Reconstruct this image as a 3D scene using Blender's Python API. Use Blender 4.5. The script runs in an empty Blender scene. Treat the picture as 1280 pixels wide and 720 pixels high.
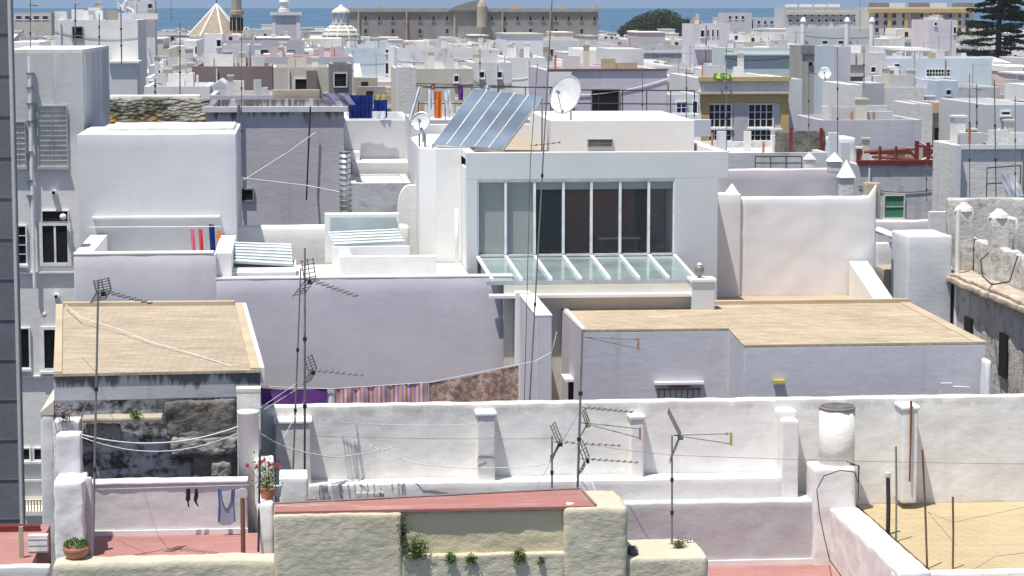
import bpy, math, random
from mathutils import Vector, noise
rnd = random.Random(7)
sc = bpy.context.scene
COL = sc.collection
# ------------------------------------------------------------------ camera
F = 3000.0; CZ = 32.0
TH = math.atan(351/F); PSI = math.radians(5.108)
def ray(px, py):
    u = (px-640)/F; v = (360-py)/F
    fwd = math.cos(TH)+v*math.sin(TH); up = v*math.cos(TH)-math.sin(TH)
    return Vector((fwd*math.sin(PSI)+u*math.cos(PSI), fwd*math.cos(PSI)-u*math.sin(PSI), up))
def at(px, py, Y):
    r = ray(px, py); k = Y/r.y
    return Vector((r.x*k, Y, CZ+r.z*k))
def gz(px, py, z):
    r = ray(px, py); k = (z-CZ)/r.z
    return Vector((r.x*k, r.y*k, z))
def proj(p):
    d = Vector(p)-Vector((0,0,CZ))
    fw = d.x*math.sin(PSI)+d.y*math.cos(PSI); x = d.x*math.cos(PSI)-d.y*math.sin(PSI)
    f2 = fw*math.cos(TH)-d.z*math.sin(TH); u2 = fw*math.sin(TH)+d.z*math.cos(TH)
    return 640+F*x/f2, 360-F*u2/f2
cd = bpy.data.cameras.new("camera"); cam = bpy.data.objects.new("camera", cd); COL.objects.link(cam)
cam.location = (0,0,CZ); cam.rotation_euler = (math.pi/2-TH, 0, -PSI)
cd.sensor_width = 36; cd.lens = 36*F/1280; cd.clip_start = .5; cd.clip_end = 90000
sc.camera = cam

# ------------------------------------------------------------------ materials
def newmat(name):
    m = bpy.data.materials.new(name); m.use_nodes = True
    nt = m.node_tree; b = nt.nodes['Principled BSDF']
    return m, nt, b
def N(nt, t, **k):
    n = nt.nodes.new(t)
    for a, v in k.items(): setattr(n, a, v)
    return n
def mixc(nt, fac, a, b, mode='MIX'):
    n = nt.nodes.new('ShaderNodeMix'); n.data_type = 'RGBA'; n.blend_type = mode
    for s, v in ((n.inputs[0], fac), (n.inputs[6], a), (n.inputs[7], b)):
        if isinstance(v, bpy.types.NodeSocket): nt.links.new(v, s)
        elif isinstance(v, (int, float)): s.default_value = v
        else: s.default_value = (*v, 1)
    return n.outputs[2]
def ramp(nt, src, lo, hi, a=0.0, b=1.0):
    n = nt.nodes.new('ShaderNodeMapRange'); n.interpolation_type = 'SMOOTHSTEP'
    nt.links.new(src, n.inputs[0])
    for i, v in enumerate((lo, hi, a, b)): n.inputs[i+1].default_value = v
    return n.outputs[0]
def nz(nt, scale, detail=4, rough=.6, vec=None, st=(1,1,1), off=(0,0,0), dist=0):
    if vec is None:
        g = nt.nodes.new('ShaderNodeNewGeometry'); vec = g.outputs['Position']
    mp = nt.nodes.new('ShaderNodeMapping'); nt.links.new(vec, mp.inputs[0])
    mp.inputs['Scale'].default_value = st; mp.inputs['Location'].default_value = off
    n = nt.nodes.new('ShaderNodeTexNoise'); nt.links.new(mp.outputs[0], n.inputs['Vector'])
    n.inputs['Scale'].default_value = scale; n.inputs['Detail'].default_value = detail
    n.inputs['Roughness'].default_value = rough; n.inputs['Distortion'].default_value = dist
    return n.outputs[0]
def mul(nt, a, b):
    n = nt.nodes.new('ShaderNodeMath'); n.operation = 'MULTIPLY'
    for s, v in ((n.inputs[0], a), (n.inputs[1], b)):
        if isinstance(v, bpy.types.NodeSocket): nt.links.new(v, s)
        else: s.default_value = v
    return n.outputs[0]
def bump(nt, b, h, st, dist=.02):
    n = nt.nodes.new('ShaderNodeBump'); nt.links.new(h, n.inputs['Height'])
    n.inputs['Strength'].default_value = st; n.inputs['Distance'].default_value = dist
    nt.links.new(n.outputs[0], b.inputs['Normal'])
_pc = 0
def plaster(name, col, stain=.25, scol=(.22,.21,.19), streak=.2, bmp=.35, var=.08, sc_=1.0, lo=.56, hi=.72, rough=.9, bd=.02, drip=None):
    global _pc; _pc += 1
    m, nt, b = newmat(name)
    off = (_pc*7.3, _pc*3.1, _pc*5.7)
    n1 = nz(nt, .55*sc_, 5, .6, off=off)
    c = mixc(nt, ramp(nt, n1, .3, .7), [x*(1-var) for x in col], [min(.86, x*(1+var*.6)) for x in col])
    n3 = nz(nt, 1.3*sc_, 3, .5, off=off, st=(3, 3, .22))
    c = mixc(nt, mul(nt, ramp(nt, n3, .56, .78), streak), c, scol)
    n2 = nz(nt, 1.9*sc_, 8, .72, off=off, st=(1,1,1.3))
    c = mixc(nt, mul(nt, ramp(nt, n2, lo, hi), stain), c, scol)
    if drip:
        gg = nt.nodes.new('ShaderNodeNewGeometry'); ss = nt.nodes.new('ShaderNodeSeparateXYZ'); nt.links.new(gg.outputs['Position'], ss.inputs[0])
        band = ramp(nt, ss.outputs[2], drip[0]-drip[1], drip[0])
        dn = nz(nt, drip[2], 4, .7, off=off, st=(1,1,.12))
        ad = nt.nodes.new('ShaderNodeMath'); ad.operation='MULTIPLY_ADD'; nt.links.new(dn, ad.inputs[0]); ad.inputs[1].default_value=1.0; nt.links.new(mul(nt, band, .42), ad.inputs[2])
        c = mixc(nt, ramp(nt, ad.outputs[0], .78, .92, 0, drip[3]), c, drip[4])
    n4 = nz(nt, 9*sc_, 4, .7, off=off)
    c = mixc(nt, ramp(nt, n4, .25, .75, .0, .10), c, (.45,.44,.42))
    nt.links.new(c, b.inputs['Base Color'])
    b.inputs['Roughness'].default_value = rough
    b.inputs['Specular IOR Level'].default_value = .2
    bump(nt, b, nz(nt, 3.5*sc_, 8, .65, off=off, st=(1,1,1.6)), bmp, bd)
    return m
def plain(name, col, rough=.6, metal=0, spec=.3, var=.12, sc_=3):
    m, nt, b = newmat(name)
    n1 = nz(nt, sc_, 4, .6)
    c = mixc(nt, ramp(nt, n1, .3, .7), [x*(1-var) for x in col], [min(1, x*(1+var)) for x in col])
    nt.links.new(c, b.inputs['Base Color'])
    b.inputs['Roughness'].default_value = rough; b.inputs['Metallic'].default_value = metal
    b.inputs['Specular IOR Level'].default_value = spec
    return m
def tilemat(name, c1, c2, mortar, w, h, ang=0, bmp=.3, stain=.5, scol=(.3,.27,.22), grime=.6, vert=False, strk=.8):
    m, nt, b = newmat(name)
    g = nt.nodes.new('ShaderNodeNewGeometry'); mp = nt.nodes.new('ShaderNodeMapping')
    nt.links.new(g.outputs['Position'], mp.inputs[0]); mp.inputs['Rotation'].default_value = (math.radians(90) if vert else 0,0,math.radians(ang))
    br = nt.nodes.new('ShaderNodeTexBrick'); nt.links.new(mp.outputs[0], br.inputs['Vector'])
    br.inputs['Color1'].default_value = (*c1,1); br.inputs['Color2'].default_value = (*c2,1); br.inputs['Mortar'].default_value = (*mortar,1)
    br.inputs['Scale'].default_value = 1; br.inputs['Brick Width'].default_value = w; br.inputs['Row Height'].default_value = h
    br.inputs['Mortar Size'].default_value = .012; br.inputs['Mortar Smooth'].default_value = .3
    c = br.outputs['Color']
    c = mixc(nt, ramp(nt, nz(nt, .5, 5, .6), .35, .7, 0, .5), c, [x*1.15 for x in c1])
    c = mixc(nt, mul(nt, ramp(nt, nz(nt, 1.2, 7, .7, st=(.5,1.8,1)), .5, .72), stain), c, scol)
    c = mixc(nt, ramp(nt, nz(nt, 2.2, 8, .75, st=(.35,3.2,1), off=(2,7,1)), .40, .68, 0, strk), c, [x*.55 for x in c1])
    c = mixc(nt, ramp(nt, nz(nt, 1.7, 6, .7, st=(.8,1.5,1), off=(12,7,1)), .55, .75, 0, .5), c, (min(.8,c1[0]*1.25),c1[1]*1.02,c1[2]*.85))
    c = mixc(nt, mul(nt, ramp(nt, nz(nt, 14, 3, .6), .55, .75), grime), c, [x*.6 for x in c2])
    nt.links.new(c, b.inputs['Base Color']); b.inputs['Roughness'].default_value = .9
    b.inputs['Specular IOR Level'].default_value = .15
    bump(nt, b, br.outputs['Fac'], -bmp, .01)
    return m
def glass(name, col, rough=.05, metal=0.0, spec=.8, alpha=1, trans=0, rim=.0):
    m, nt, b = newmat(name)
    n1 = nz(nt, .7, 3, .5)
    c = mixc(nt, ramp(nt, n1, .3, .7), [x*.75 for x in col], [x*1.25 for x in col])
    nt.links.new(c, b.inputs['Base Color'])
    b.inputs['Roughness'].default_value = rough; b.inputs['Metallic'].default_value = metal
    b.inputs['Specular IOR Level'].default_value = spec; b.inputs['Transmission Weight'].default_value = trans
    b.inputs['Alpha'].default_value = alpha
    return m

M = {}
M['white'] = plaster('white_wash', (.80,.785,.755), .30, (.58,.56,.52), .26, .55, .06, .7, .48, .72, bd=.022)
M['white_clean'] = plaster('clean_white_paint', (.80,.795,.775), .10, (.62,.61,.59), .10, .25, .03)
M['white_old'] = plaster('weathered_white_wash', (.72,.70,.665), .45, (.40,.38,.345), .45, .7, .08, bd=.03)
M['lav'] = plaster('lavender_shade_tinted_white', (.66,.625,.665), .35, (.54,.51,.54), .28, .3, .11, .5, .5, .8)  # lavender cast of sky-lit, shaded fronts put into the wall colour
M['lav_rough'] = plaster('lavender_shade_worn_wash', (.57,.555,.59), .50, (.43,.41,.44), .50, .5, .07, .7, .45, .8)  # base colour tinted with the lavender of shaded fronts; streaks are wear
M['bluewhite'] = plaster('pale_blue_wash', (.64,.66,.68), .2, (.5,.51,.53), .16, .45, .05)
M['mainfront'] = plaster('cool_white_render', (.60,.62,.63), .05, (.5,.52,.56), .08, .12, .04)
M['grey'] = plaster('grey_render', (.52,.52,.525), .3, (.25,.24,.23), .3, .4, .08)
M['greylav'] = plaster('grey_lavender_render', (.55,.54,.57), .4, (.33,.32,.34), .35, .4, .08)
M['greydark'] = plaster('dark_stone_render', (.26,.25,.235), .5, (.14,.13,.12), .4, .5, .12)
M['cream'] = plaster('cream_render', (.64,.60,.51), .25, (.42,.38,.30), .2, .3, .08)
M['ochre'] = plaster('ochre_paint', (.60,.44,.18), .25, (.35,.28,.16), .25, .3, .10)
M['mint'] = plaster('mint_paint', (.58,.66,.64), .12, (.5,.55,.52), .1, .2, .05)
M['lightblue'] = plaster('light_blue_paint', (.56,.63,.69), .2, (.44,.46,.5), .2, .3, .05)
M['purple'] = plaster('mauve_paint', (.60,.555,.61), .22, (.36,.33,.36), .45, .3, .06)
M['pinkish'] = plaster('pinkish_white_wash', (.66,.61,.63), .15, (.5,.42,.42), .12, .3, .06)
M['brown'] = plaster('brown_render', (.27,.20,.185), .3, (.17,.13,.12), .3, .3, .1)
M['stone'] = plaster('sandy_stone', (.40,.35,.27), .5, (.2,.18,.15), .35, .5, .15)
M['mildew'] = plaster('mildewed_wash', (.56,.565,.565), 1.0, (.04,.038,.034), .6, .9, .2, 1.0, .44, .60)
M['mildew_soft'] = plaster('flaking_grey_wash', (.62,.62,.63), .75, (.28,.275,.265), .6, .7, .1, .7, .50, .70)
M['rubble'] = plaster('rough_grey_mortar', (.17,.155,.135), .7, (.05,.047,.043), .2, 1.0, .25, 1.6, .45, .6, bd=.06)
M['grey_l'] = plaster('grey_white_facade', (.72,.72,.72), .2, (.36,.36,.36), .45, .5, .07, drip=(28.9,2.0,1.2,.4,(.26,.255,.25)))
M['drip82'] = plaster('dripping_grey_render', (.52,.50,.535), .4, (.34,.32,.34), .5, .6, .08, drip=(28.7,1.1,3.5,.85,(.07,.065,.06)))
M['paint_yellow'] = plaster('faded_yellow_paint', (.62,.55,.36), .45, (.42,.38,.27), .2, .8, .1, bd=.04)
M['outcrop'] = plaster('grey_stone_outcrop', (.34,.33,.305), .9, (.06,.055,.05), .2, 1.0, .25, 1.8, .48, .6, bd=.06)
M['ruin'] = plaster('decayed_grey_wall', (.58,.56,.525), .8, (.20,.19,.175), .65, .9, .15, 1.2, .50, .66, bd=.04)
M['parapet_white'] = plaster('long_parapet_wash', (.80,.785,.755), .34, (.60,.58,.54), .35, .6, .06, .6, .46, .74, bd=.025, drip=(at(322,509,53).z,.55,2.2,.42,(.45,.43,.39)))
M['eavetile'] = plaster('broken_ochre_eaves', (.44,.34,.25), .8, (.56,.52,.43), .2, .9, .2, 1.3, .45, .6, bd=.05)
M['smooth_white'] = plaster('smooth_grey_white_paint', (.77,.765,.755), .3, (.62,.61,.60), .18, .3, .05, .45, .45, .75)
M['bluehouse'] = plaster('cool_blue_white_wash', (.60,.61,.635), .25, (.66,.665,.68), .16, .45, .05, .5, .45, .7)
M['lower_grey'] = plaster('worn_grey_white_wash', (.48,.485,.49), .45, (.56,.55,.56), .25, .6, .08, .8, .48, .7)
M['courtwall'] = plaster('court_white_wash', (.64,.64,.635), .25, (.52,.51,.49), .2, .5, .05)
M['darkpane'] = glass('dark_glass', (.012,.013,.015), .15, 0, .4)
M['dark'] = plain('dark_opening', (.012,.012,.013), .9)
M['frame_white'] = plain('white_frame_paint', (.75,.76,.76), .5)
M['frame_grey'] = plain('grey_frame_paint', (.40,.41,.42), .5)
M['shutter'] = plain('pale_shutter', (.50,.50,.46), .6)
M['green'] = plain('green_netting', (.08,.24,.16), .8)
M['iron'] = plain('black_iron', (.035,.033,.035), .5, 0, .3)
M['rust'] = plain('rusty_steel', (.20,.10,.065), .8)
M['steel'] = plain('dull_steel', (.24,.235,.22), .5, .3)
M['steel_pale'] = plain('galvanised_steel', (.52,.54,.54), .35, .5)
M['alu'] = plain('antenna_aluminium', (.16,.155,.14), .5, .2)
M['yellow_p'] = plain('yellow_plastic', (.55,.45,.10), .5)
M['copper'] = plain('terracotta_plastic', (.45,.20,.12), .6)
M['cable_w'] = plain('white_cable', (.75,.74,.72), .5)
M['cable_b'] = plain('black_cable', (.03,.03,.032), .5)
M['redpaint'] = plain('dark_red_paint', (.16,.032,.03), .6)
M['redfloor'] = plaster('red_terrace_paint', (.385,.18,.16), .6, (.46,.36,.28), .0, .25, .16, .9)
M['redcap'] = tilemat('red_tiles', (.38,.15,.135), (.34,.19,.17), (.30,.19,.17), .28, .14, 3, .3, .85, (.52,.40,.31), .3, strk=.3)
M['tan'] = tilemat('straw_clay_tiles', (.52,.43,.32), (.37,.305,.22), (.28,.235,.18), .36, .13, 1, .7, .55, (.26,.23,.19))
M['tan45'] = tilemat('straw_clay_herringbone', (.56,.455,.32), (.40,.325,.23), (.27,.22,.16), .34, .17, 38, .7, .5, (.26,.22,.17))
M['streaked'] = plaster('streaked_grey_wash', (.42,.435,.465), .45, (.30,.30,.30), .5, .6, .12, 1.0, .5, .8, drip=(24.45,.75,2.6,.9,(.06,.058,.055)))
M['sand'] = tilemat('sand_clay_tiles', (.50,.40,.25), (.45,.355,.21), (.36,.28,.17), .34, .17, 35, .3, .15, (.50,.38,.25), .15, strk=.22)
M['tanedge'] = plaster('clay_roof_border', (.50,.41,.28), .35, (.35,.25,.17), .0, .3, .14)
M['terracotta'] = plaster('terracotta_floor', (.46,.33,.22), .3, (.3,.18,.12), .0, .2, .1)
M['roofgrey'] = plaster('pale_roof_screed', (.48,.46,.42), .5, (.32,.29,.25), .0, .2, .12)
M['roofwhite'] = plaster('white_roof_coating', (.72,.71,.68), .25, (.5,.48,.44), .0, .2, .08)
M['asphalt'] = plaster('street_asphalt', (.06,.06,.062), .2, (.04,.04,.04), 0, .2, .1)
M['skyglass'] = glass('pale_green_glass', (.25,.32,.31), .12, 0, .5)
M['slatglass'] = glass('frosted_slat_glass', (.48,.56,.56), .3, 0, .5)
M['solar'] = glass('solar_collector_glass', (.16,.20,.25), .18, 0, .6)
M['dish'] = plain('dish_enamel', (.62,.63,.64), .5)
M['slate'] = plaster('slate_cladding', (.13,.14,.165), .3, (.09,.09,.10), .3, .2, .12)
M['rustpanel'] = plain('red_brown_panel', (.24,.075,.035), .7)
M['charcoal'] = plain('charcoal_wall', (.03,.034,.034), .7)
M['dullgrey'] = plain('grey_sheeting', (.13,.14,.14), .6)
M['palacestone'] = plaster('weathered_palace_stone', (.43,.41,.38), .5, (.20,.19,.17), .5, .5, .12, .35)
M['orangeband'] = plain('pale_orange_paint', (.62,.44,.26), .8)

# rough yellow-green plaster
def yellowmat():
    m, nt, b = newmat('rough_yellow_plaster')
    n1 = nz(nt, .7, 5, .6)
    c = mixc(nt, ramp(nt, n1, .35, .65), (.52,.48,.37), (.60,.55,.42))
    c = mixc(nt, ramp(nt, nz(nt, 1.1, 4, .6, off=(3,1,9)), .56, .72, 0, .7), c, (.58,.50,.32))
    c = mixc(nt, ramp(nt, nz(nt, 5, 8, .7), .58, .72, 0, .6), c, (.20,.18,.13))
    nt.links.new(c, b.inputs['Base Color']); b.inputs['Roughness'].default_value = .95
    b.inputs['Specular IOR Level'].default_value = .1
    bump(nt, b, nz(nt, 9, 8, .65, st=(.7,.7,1.3)), .55, .04)
    return m
M['yellow'] = yellowmat()
def mossmat():
    m, nt, b = newmat('mossy_rubble')
    g = nt.nodes.new('ShaderNodeNewGeometry')
    v = nt.nodes.new('ShaderNodeTexVoronoi'); mp = nt.nodes.new('ShaderNodeMapping')
    nt.links.new(g.outputs['Position'], mp.inputs[0]); mp.inputs['Scale'].default_value = (1,1,2)
    nt.links.new(mp.outputs[0], v.inputs['Vector']); v.inputs['Scale'].default_value = 4.5
    c = mixc(nt, ramp(nt, v.outputs['Distance'], .1, .6), (.27,.25,.19), (.09,.085,.055))
    c = mixc(nt, ramp(nt, nz(nt, .9, 6, .7), .48, .6), c, (.40,.37,.30))
    sx = nt.nodes.new('ShaderNodeSeparateXYZ'); nt.links.new(g.outputs['Position'], sx.inputs[0])
    lich = mul(nt, ramp(nt, sx.outputs[2], at(200,151,90).z, at(200,139,90).z, 1, 0), ramp(nt, nz(nt, .8, 6, .7, off=(5,5,5)), .45, .58))
    c = mixc(nt, lich, c, (.50,.30,.02))
    nt.links.new(c, b.inputs['Base Color']); b.inputs['Roughness'].default_value = 1
    bump(nt, b, v.outputs['Distance'], .8, .1)
    return m
M['moss'] = mossmat()
def leafmat(name, c1, c2):
    m, nt, b = newmat(name)
    c = mixc(nt, ramp(nt, nz(nt, .35, 5, .7), .35, .65), c1, c2)
    nt.links.new(c, b.inputs['Base Color']); b.inputs['Roughness'].default_value = .75
    b.inputs['Specular IOR Level'].default_value = .2
    return m
M['leaf_dark'] = leafmat('dark_foliage', (.022,.040,.014), (.055,.075,.028))
M['leaf_pine'] = leafmat('pine_foliage', (.028,.048,.028), (.055,.075,.035))
M['leaf_green'] = leafmat('green_leaves', (.07,.13,.03), (.16,.20,.06))
M['bark'] = plain('bark', (.09,.07,.055), .9)
M['flower'] = plain('red_petals', (.65,.03,.04), .6)
def stripes(name, cols, freq, ang=0):
    m, nt, b = newmat(name)
    g = nt.nodes.new('ShaderNodeNewGeometry'); s = nt.nodes.new('ShaderNodeSeparateXYZ'); nt.links.new(g.outputs['Position'], s.inputs[0])
    f = mul(nt, s.outputs[0], freq); fr = nt.nodes.new('ShaderNodeMath'); fr.operation = 'FRACT'; nt.links.new(f, fr.inputs[0])
    cr = nt.nodes.new('ShaderNodeValToRGB'); cr.color_ramp.interpolation = 'CONSTANT'
    el = cr.color_ramp.elements
    while len(el) < len(cols): el.new(.5)
    for i, c in enumerate(cols): el[i].position = i/len(cols); el[i].color = (*c,1)
    nt.links.new(fr.outputs[0], cr.inputs[0]); nt.links.new(cr.outputs[0], b.inputs['Base Color'])
    b.inputs['Roughness'].default_value = .95
    return m
M['striped'] = stripes('striped_wool', [(.52,.28,.44),(.68,.55,.54),(.60,.20,.16),(.70,.60,.58),(.42,.25,.42),(.68,.38,.24)], 3.4)
def pattern():
    m, nt, b = newmat('brown_patterned_wool')
    c = mixc(nt, ramp(nt, nz(nt, 9, 3, .6), .42, .58), (.33,.19,.14), (.55,.40,.32))
    c = mixc(nt, ramp(nt, nz(nt, 22, 2, .5), .55, .65, 0, .6), c, (.16,.09,.07))
    nt.links.new(c, b.inputs['Base Color']); b.inputs['Roughness'].default_value = .95
    return m
M['patterned'] = pattern()
M['purplecloth'] = plain('purple_cloth', (.17,.055,.27), .9)
M['violetcloth'] = plain('faded_violet_cloth', (.26,.23,.36), .9)
M['bluecloth'] = plain('navy_cloth', (.015,.03,.18), .9, 0, .1, .3)
M['whitecloth'] = plain('white_cloth', (.75,.77,.80), .9)
M['redcloth'] = plain('red_cloth', (.60,.05,.07), .9)
M['pinkcloth'] = plain('pink_cloth', (.62,.14,.24), .9)
M['orangecloth'] = plain('orange_cloth', (.75,.17,.03), .9)
M['greycloth'] = plain('grey_cloth', (.30,.34,.41), .9)
M['bluetrim'] = plain('blue_trim', (.05,.13,.34), .9)
M['blackcloth'] = plain('black_cloth', (.02,.015,.018), .9)
M['yellowcloth'] = plain('yellow_cloth', (.55,.50,.15), .9)
M['lime'] = plain('lime_sheet', (.42,.62,.12), .8)
M['tilespire'] = tilemat('spire_tiles', (.40,.33,.25), (.31,.26,.20), (.16,.13,.10), .9, .75, 0, .2, .3, vert=True)

# ------------------------------------------------------------------ mesh builder
def rootloc(p):
    while p.parent: p = p.parent
    return p.location.copy()
class MB:
    def __init__(s): s.v = []; s.f = []
    def add(s, vs, fs):
        o = len(s.v); s.v += [tuple(v) for v in vs]; s.f += [tuple(i+o for i in f) for f in fs]; return s
    def box(s, x0,x1,y0,y1,z0,z1):
        if x0>x1: x0,x1=x1,x0
        if y0>y1: y0,y1=y1,y0
        if z0>z1: z0,z1=z1,z0
        return s.add([(x0,y0,z0),(x1,y0,z0),(x1,y1,z0),(x0,y1,z0),(x0,y0,z1),(x1,y0,z1),(x1,y1,z1),(x0,y1,z1)],
            [(0,3,2,1),(4,5,6,7),(0,1,5,4),(1,2,6,5),(2,3,7,6),(3,0,4,7)])
    def prism(s, poly, z0, z1):
        n = len(poly)
        zt = z1 if isinstance(z1,(list,tuple)) else [z1]*n
        a = sum(poly[i][0]*poly[(i+1)%n][1]-poly[(i+1)%n][0]*poly[i][1] for i in range(n))
        if a < 0: poly = poly[::-1]; zt = list(zt)[::-1]
        vs = [(p[0],p[1],z0) for p in poly]+[(p[0],p[1],zt[i]) for i,p in enumerate(poly)]
        return s.add(vs, [tuple(range(n))[::-1], tuple(range(n,2*n))]+[(i,(i+1)%n,n+(i+1)%n,n+i) for i in range(n)])
    def shell(s, x0,x1,y0,y1,z0,z1,t,zf):
        a=[(x0,y0),(x1,y0),(x1,y1),(x0,y1)]; b=[(x0+t,y0+t),(x1-t,y0+t),(x1-t,y1-t),(x0+t,y1-t)]
        vs=[(*p,z0) for p in a]+[(*p,z1) for p in a]+[(*p,z1) for p in b]+[(*p,zf) for p in b]
        fs=[]
        for i in range(4):
            j=(i+1)%4; fs += [(i,j,4+j,4+i),(4+i,4+j,8+j,8+i),(8+i,8+j,12+j,12+i)]
        fs.append((12,13,14,15)); fs.append((3,2,1,0))
        return s.add(vs,fs)
    def tube(s, pts, r, n=6, cap=True):
        pts=[Vector(p) for p in pts]; rs = r if isinstance(r,(list,tuple)) else [r]*len(pts)
        vs=[]
        for i,p in enumerate(pts):
            d=(pts[min(i+1,len(pts)-1)]-pts[max(i-1,0)]).normalized()
            up=Vector((0,0,1)) if abs(d.z)<.9 else Vector((1,0,0))
            a=d.cross(up).normalized(); b=d.cross(a).normalized()
            for k in range(n):
                t=2*math.pi*k/n; vs.append(p+(a*math.cos(t)+b*math.sin(t))*rs[i])
        fs=[(i*n+k,i*n+(k+1)%n,(i+1)*n+(k+1)%n,(i+1)*n+k) for i in range(len(pts)-1) for k in range(n)]
        if cap: fs += [tuple(range(n))[::-1], tuple(range((len(pts)-1)*n,len(pts)*n))]
        return s.add(vs,fs)
    def lathe(s, cx, cy, prof, n=20, wob=0):
        vs=[];
        for r,z in prof:
            for k in range(n):
                t=2*math.pi*k/n; q=1+wob*noise.noise(Vector((math.cos(t)*2,math.sin(t)*2,z*2)))
                vs.append((cx+r*q*math.cos(t),cy+r*q*math.sin(t),z))
        fs=[(i*n+k,i*n+(k+1)%n,(i+1)*n+(k+1)%n,(i+1)*n+k) for i in range(len(prof)-1) for k in range(n)]
        fs += [tuple(range(n))[::-1], tuple(range((len(prof)-1)*n,len(prof)*n))]
        return s.add(vs,fs)
    def rbox(s, x0,x1,y0,y1,z0,z1, res=.12, r=.05, amp=.012, fr=1.6, xf=None, top=None):
        """soft-edged, slightly uneven plastered block; top(u) lets the top edge wander"""
        if x0>x1: x0,x1=x1,x0
        if y0>y1: y0,y1=y1,y0
        L=[x1-x0,y1-y0,z1-z0]; r=min(r,min(L)*.4)
        C=[]
        for l in L:
            k=max(1,min(260,int(l/res))); C.append([0,r*.3,r]+[r+(l-2*r)*i/k for i in range(1,k)]+[l-r,l-r*.3,l])
        n=[len(c_)-1 for c_ in C]
        idx={}; vs=[]; fs=[]
        def coords(i,nn,l):
            # extra loops near the edges for rounding
            return l*i/nn
        def vid(i,j,k):
            key=(i,j,k)
            if key in idx: return idx[key]
            p=Vector((C[0][i],C[1][j],C[2][k]))
            q=Vector([min(max(p[a],r),L[a]-r) for a in range(3)]); d=p-q
            # only round where at boundary
            if d.length>1e-6: p=q+d.normalized()*r if sum(1 for a in range(3) if abs(d[a])>1e-6)>1 else p
            p=p+Vector((x0,y0,z0))
            if top: p.z=z0+(p.z-z0)*(1+(top((p.x-x0)/L[0])/L[2]))
            if xf: p=xf(p)
            w=Vector((noise.noise(p*fr),noise.noise(p*fr+Vector((9,3,1))),noise.noise(p*fr+Vector((4,8,2)))))
            w2=Vector((noise.noise(p*fr*4),noise.noise(p*fr*4+Vector((9,3,1))),noise.noise(p*fr*4+Vector((4,8,2)))))
            p=p+w*amp+w2*amp*.4
            idx[key]=len(vs); vs.append(p); return idx[key]
        for i in range(n[0]):
            for j in range(n[1]):
                fs.append((vid(i,j,0),vid(i,j+1,0),vid(i+1,j+1,0),vid(i+1,j,0)))
                fs.append((vid(i,j,n[2]),vid(i+1,j,n[2]),vid(i+1,j+1,n[2]),vid(i,j+1,n[2])))
        for i in range(n[0]):
            for k in range(n[2]):
                fs.append((vid(i,0,k),vid(i+1,0,k),vid(i+1,0,k+1),vid(i,0,k+1)))
                fs.append((vid(i,n[1],k),vid(i,n[1],k+1),vid(i+1,n[1],k+1),vid(i+1,n[1],k)))
        for j in range(n[1]):
            for k in range(n[2]):
                fs.append((vid(0,j,k),vid(0,j,k+1),vid(0,j+1,k+1),vid(0,j+1,k)))
                fs.append((vid(n[0],j,k),vid(n[0],j+1,k),vid(n[0],j+1,k+1),vid(n[0],j,k+1)))
        s.add(vs,fs); s.smooth=True; return s
    def build(s, name, mat, parent=None, smooth=False, bevel=0):
        me=bpy.data.meshes.new(name)
        if parent is not None: o0=rootloc(parent)
        else:
            xs=[v[0] for v in s.v]; ys=[v[1] for v in s.v]; zs=[v[2] for v in s.v]
            o0=Vector(((min(xs)+max(xs))/2,(min(ys)+max(ys))/2,min(zs)))
        me.from_pydata([(v[0]-o0.x,v[1]-o0.y,v[2]-o0.z) for v in s.v],[],s.f)
        me.materials.append(M[mat] if isinstance(mat,str) else mat)
        if smooth or getattr(s,'smooth',False):
            for p in me.polygons: p.use_smooth=True
        o=bpy.data.objects.new(name,me); COL.objects.link(o)
        if parent is not None: o.parent=parent
        else: o.location=o0
        if bevel:
            b=o.modifiers.new('bevel','BEVEL'); b.width=bevel; b.segments=2; b.limit_method='ANGLE'; b.use_clamp_overlap=True
        return o
def tag(o,label,cat,group=None):
    o['label']=label; o['category']=cat
    if group: o['group']=group
    return o
def thing(name,label,cat,loc,group=None):
    o=bpy.data.objects.new(name,None); COL.objects.link(o); o.location=loc; o.empty_display_size=.3
    return tag(o,label,cat,group)
def struct(o,kind='structure'): o['kind']=kind; return o
def lab(o,l): o['label']=l; return o

# ------------------------------------------------------------------ windows
def window(par, x0,x1,z0,z1,y, pane='darkpane', frame='frame_white', nx=1, nzz=1, sill=True, fw=None, hood=False):
    """window on a wall facing the viewer (-Y)"""
    if x0>x1: x0,x1=x1,x0
    if z0>z1: z0,z1=z1,z0
    w=x1-x0; h=z1-z0; t=fw or max(.05,min(w,h)*.06)
    m=MB()
    m.box(x0-t,x0,y-.07,y+.02,z0-t,z1+t); m.box(x1,x1+t,y-.07,y+.02,z0-t,z1+t)
    m.box(x0,x1,y-.07,y+.02,z1,z1+t); m.box(x0,x1,y-.07,y+.02,z0-t,z0)
    for i in range(1,nx):
        xx=x0+w*i/nx; m.box(xx-t*.3,xx+t*.3,y-.055,y+.02,z0,z1)
    for i in range(1,nzz):
        zz=z0+h*i/nzz; m.box(x0,x1,y-.052,y+.02,zz-t*.25,zz+t*.25)
    f=m.build('window',frame,par)
    MB().box(x0,x1,y-.025,y+.01,z0,z1).build('pane',pane,f)
    if sill: MB().box(x0-t*1.6,x1+t*1.6,y-.14,y+.02,z0-t-.07,z0-t).build('sill',frame,f)
    return f
def pwin(par,a,b,c,d,Y,**k):
    p=at(a,c,Y); q=at(b,d,Y); return window(par,p.x,q.x,q.z,p.z,Y,**k)

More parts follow.
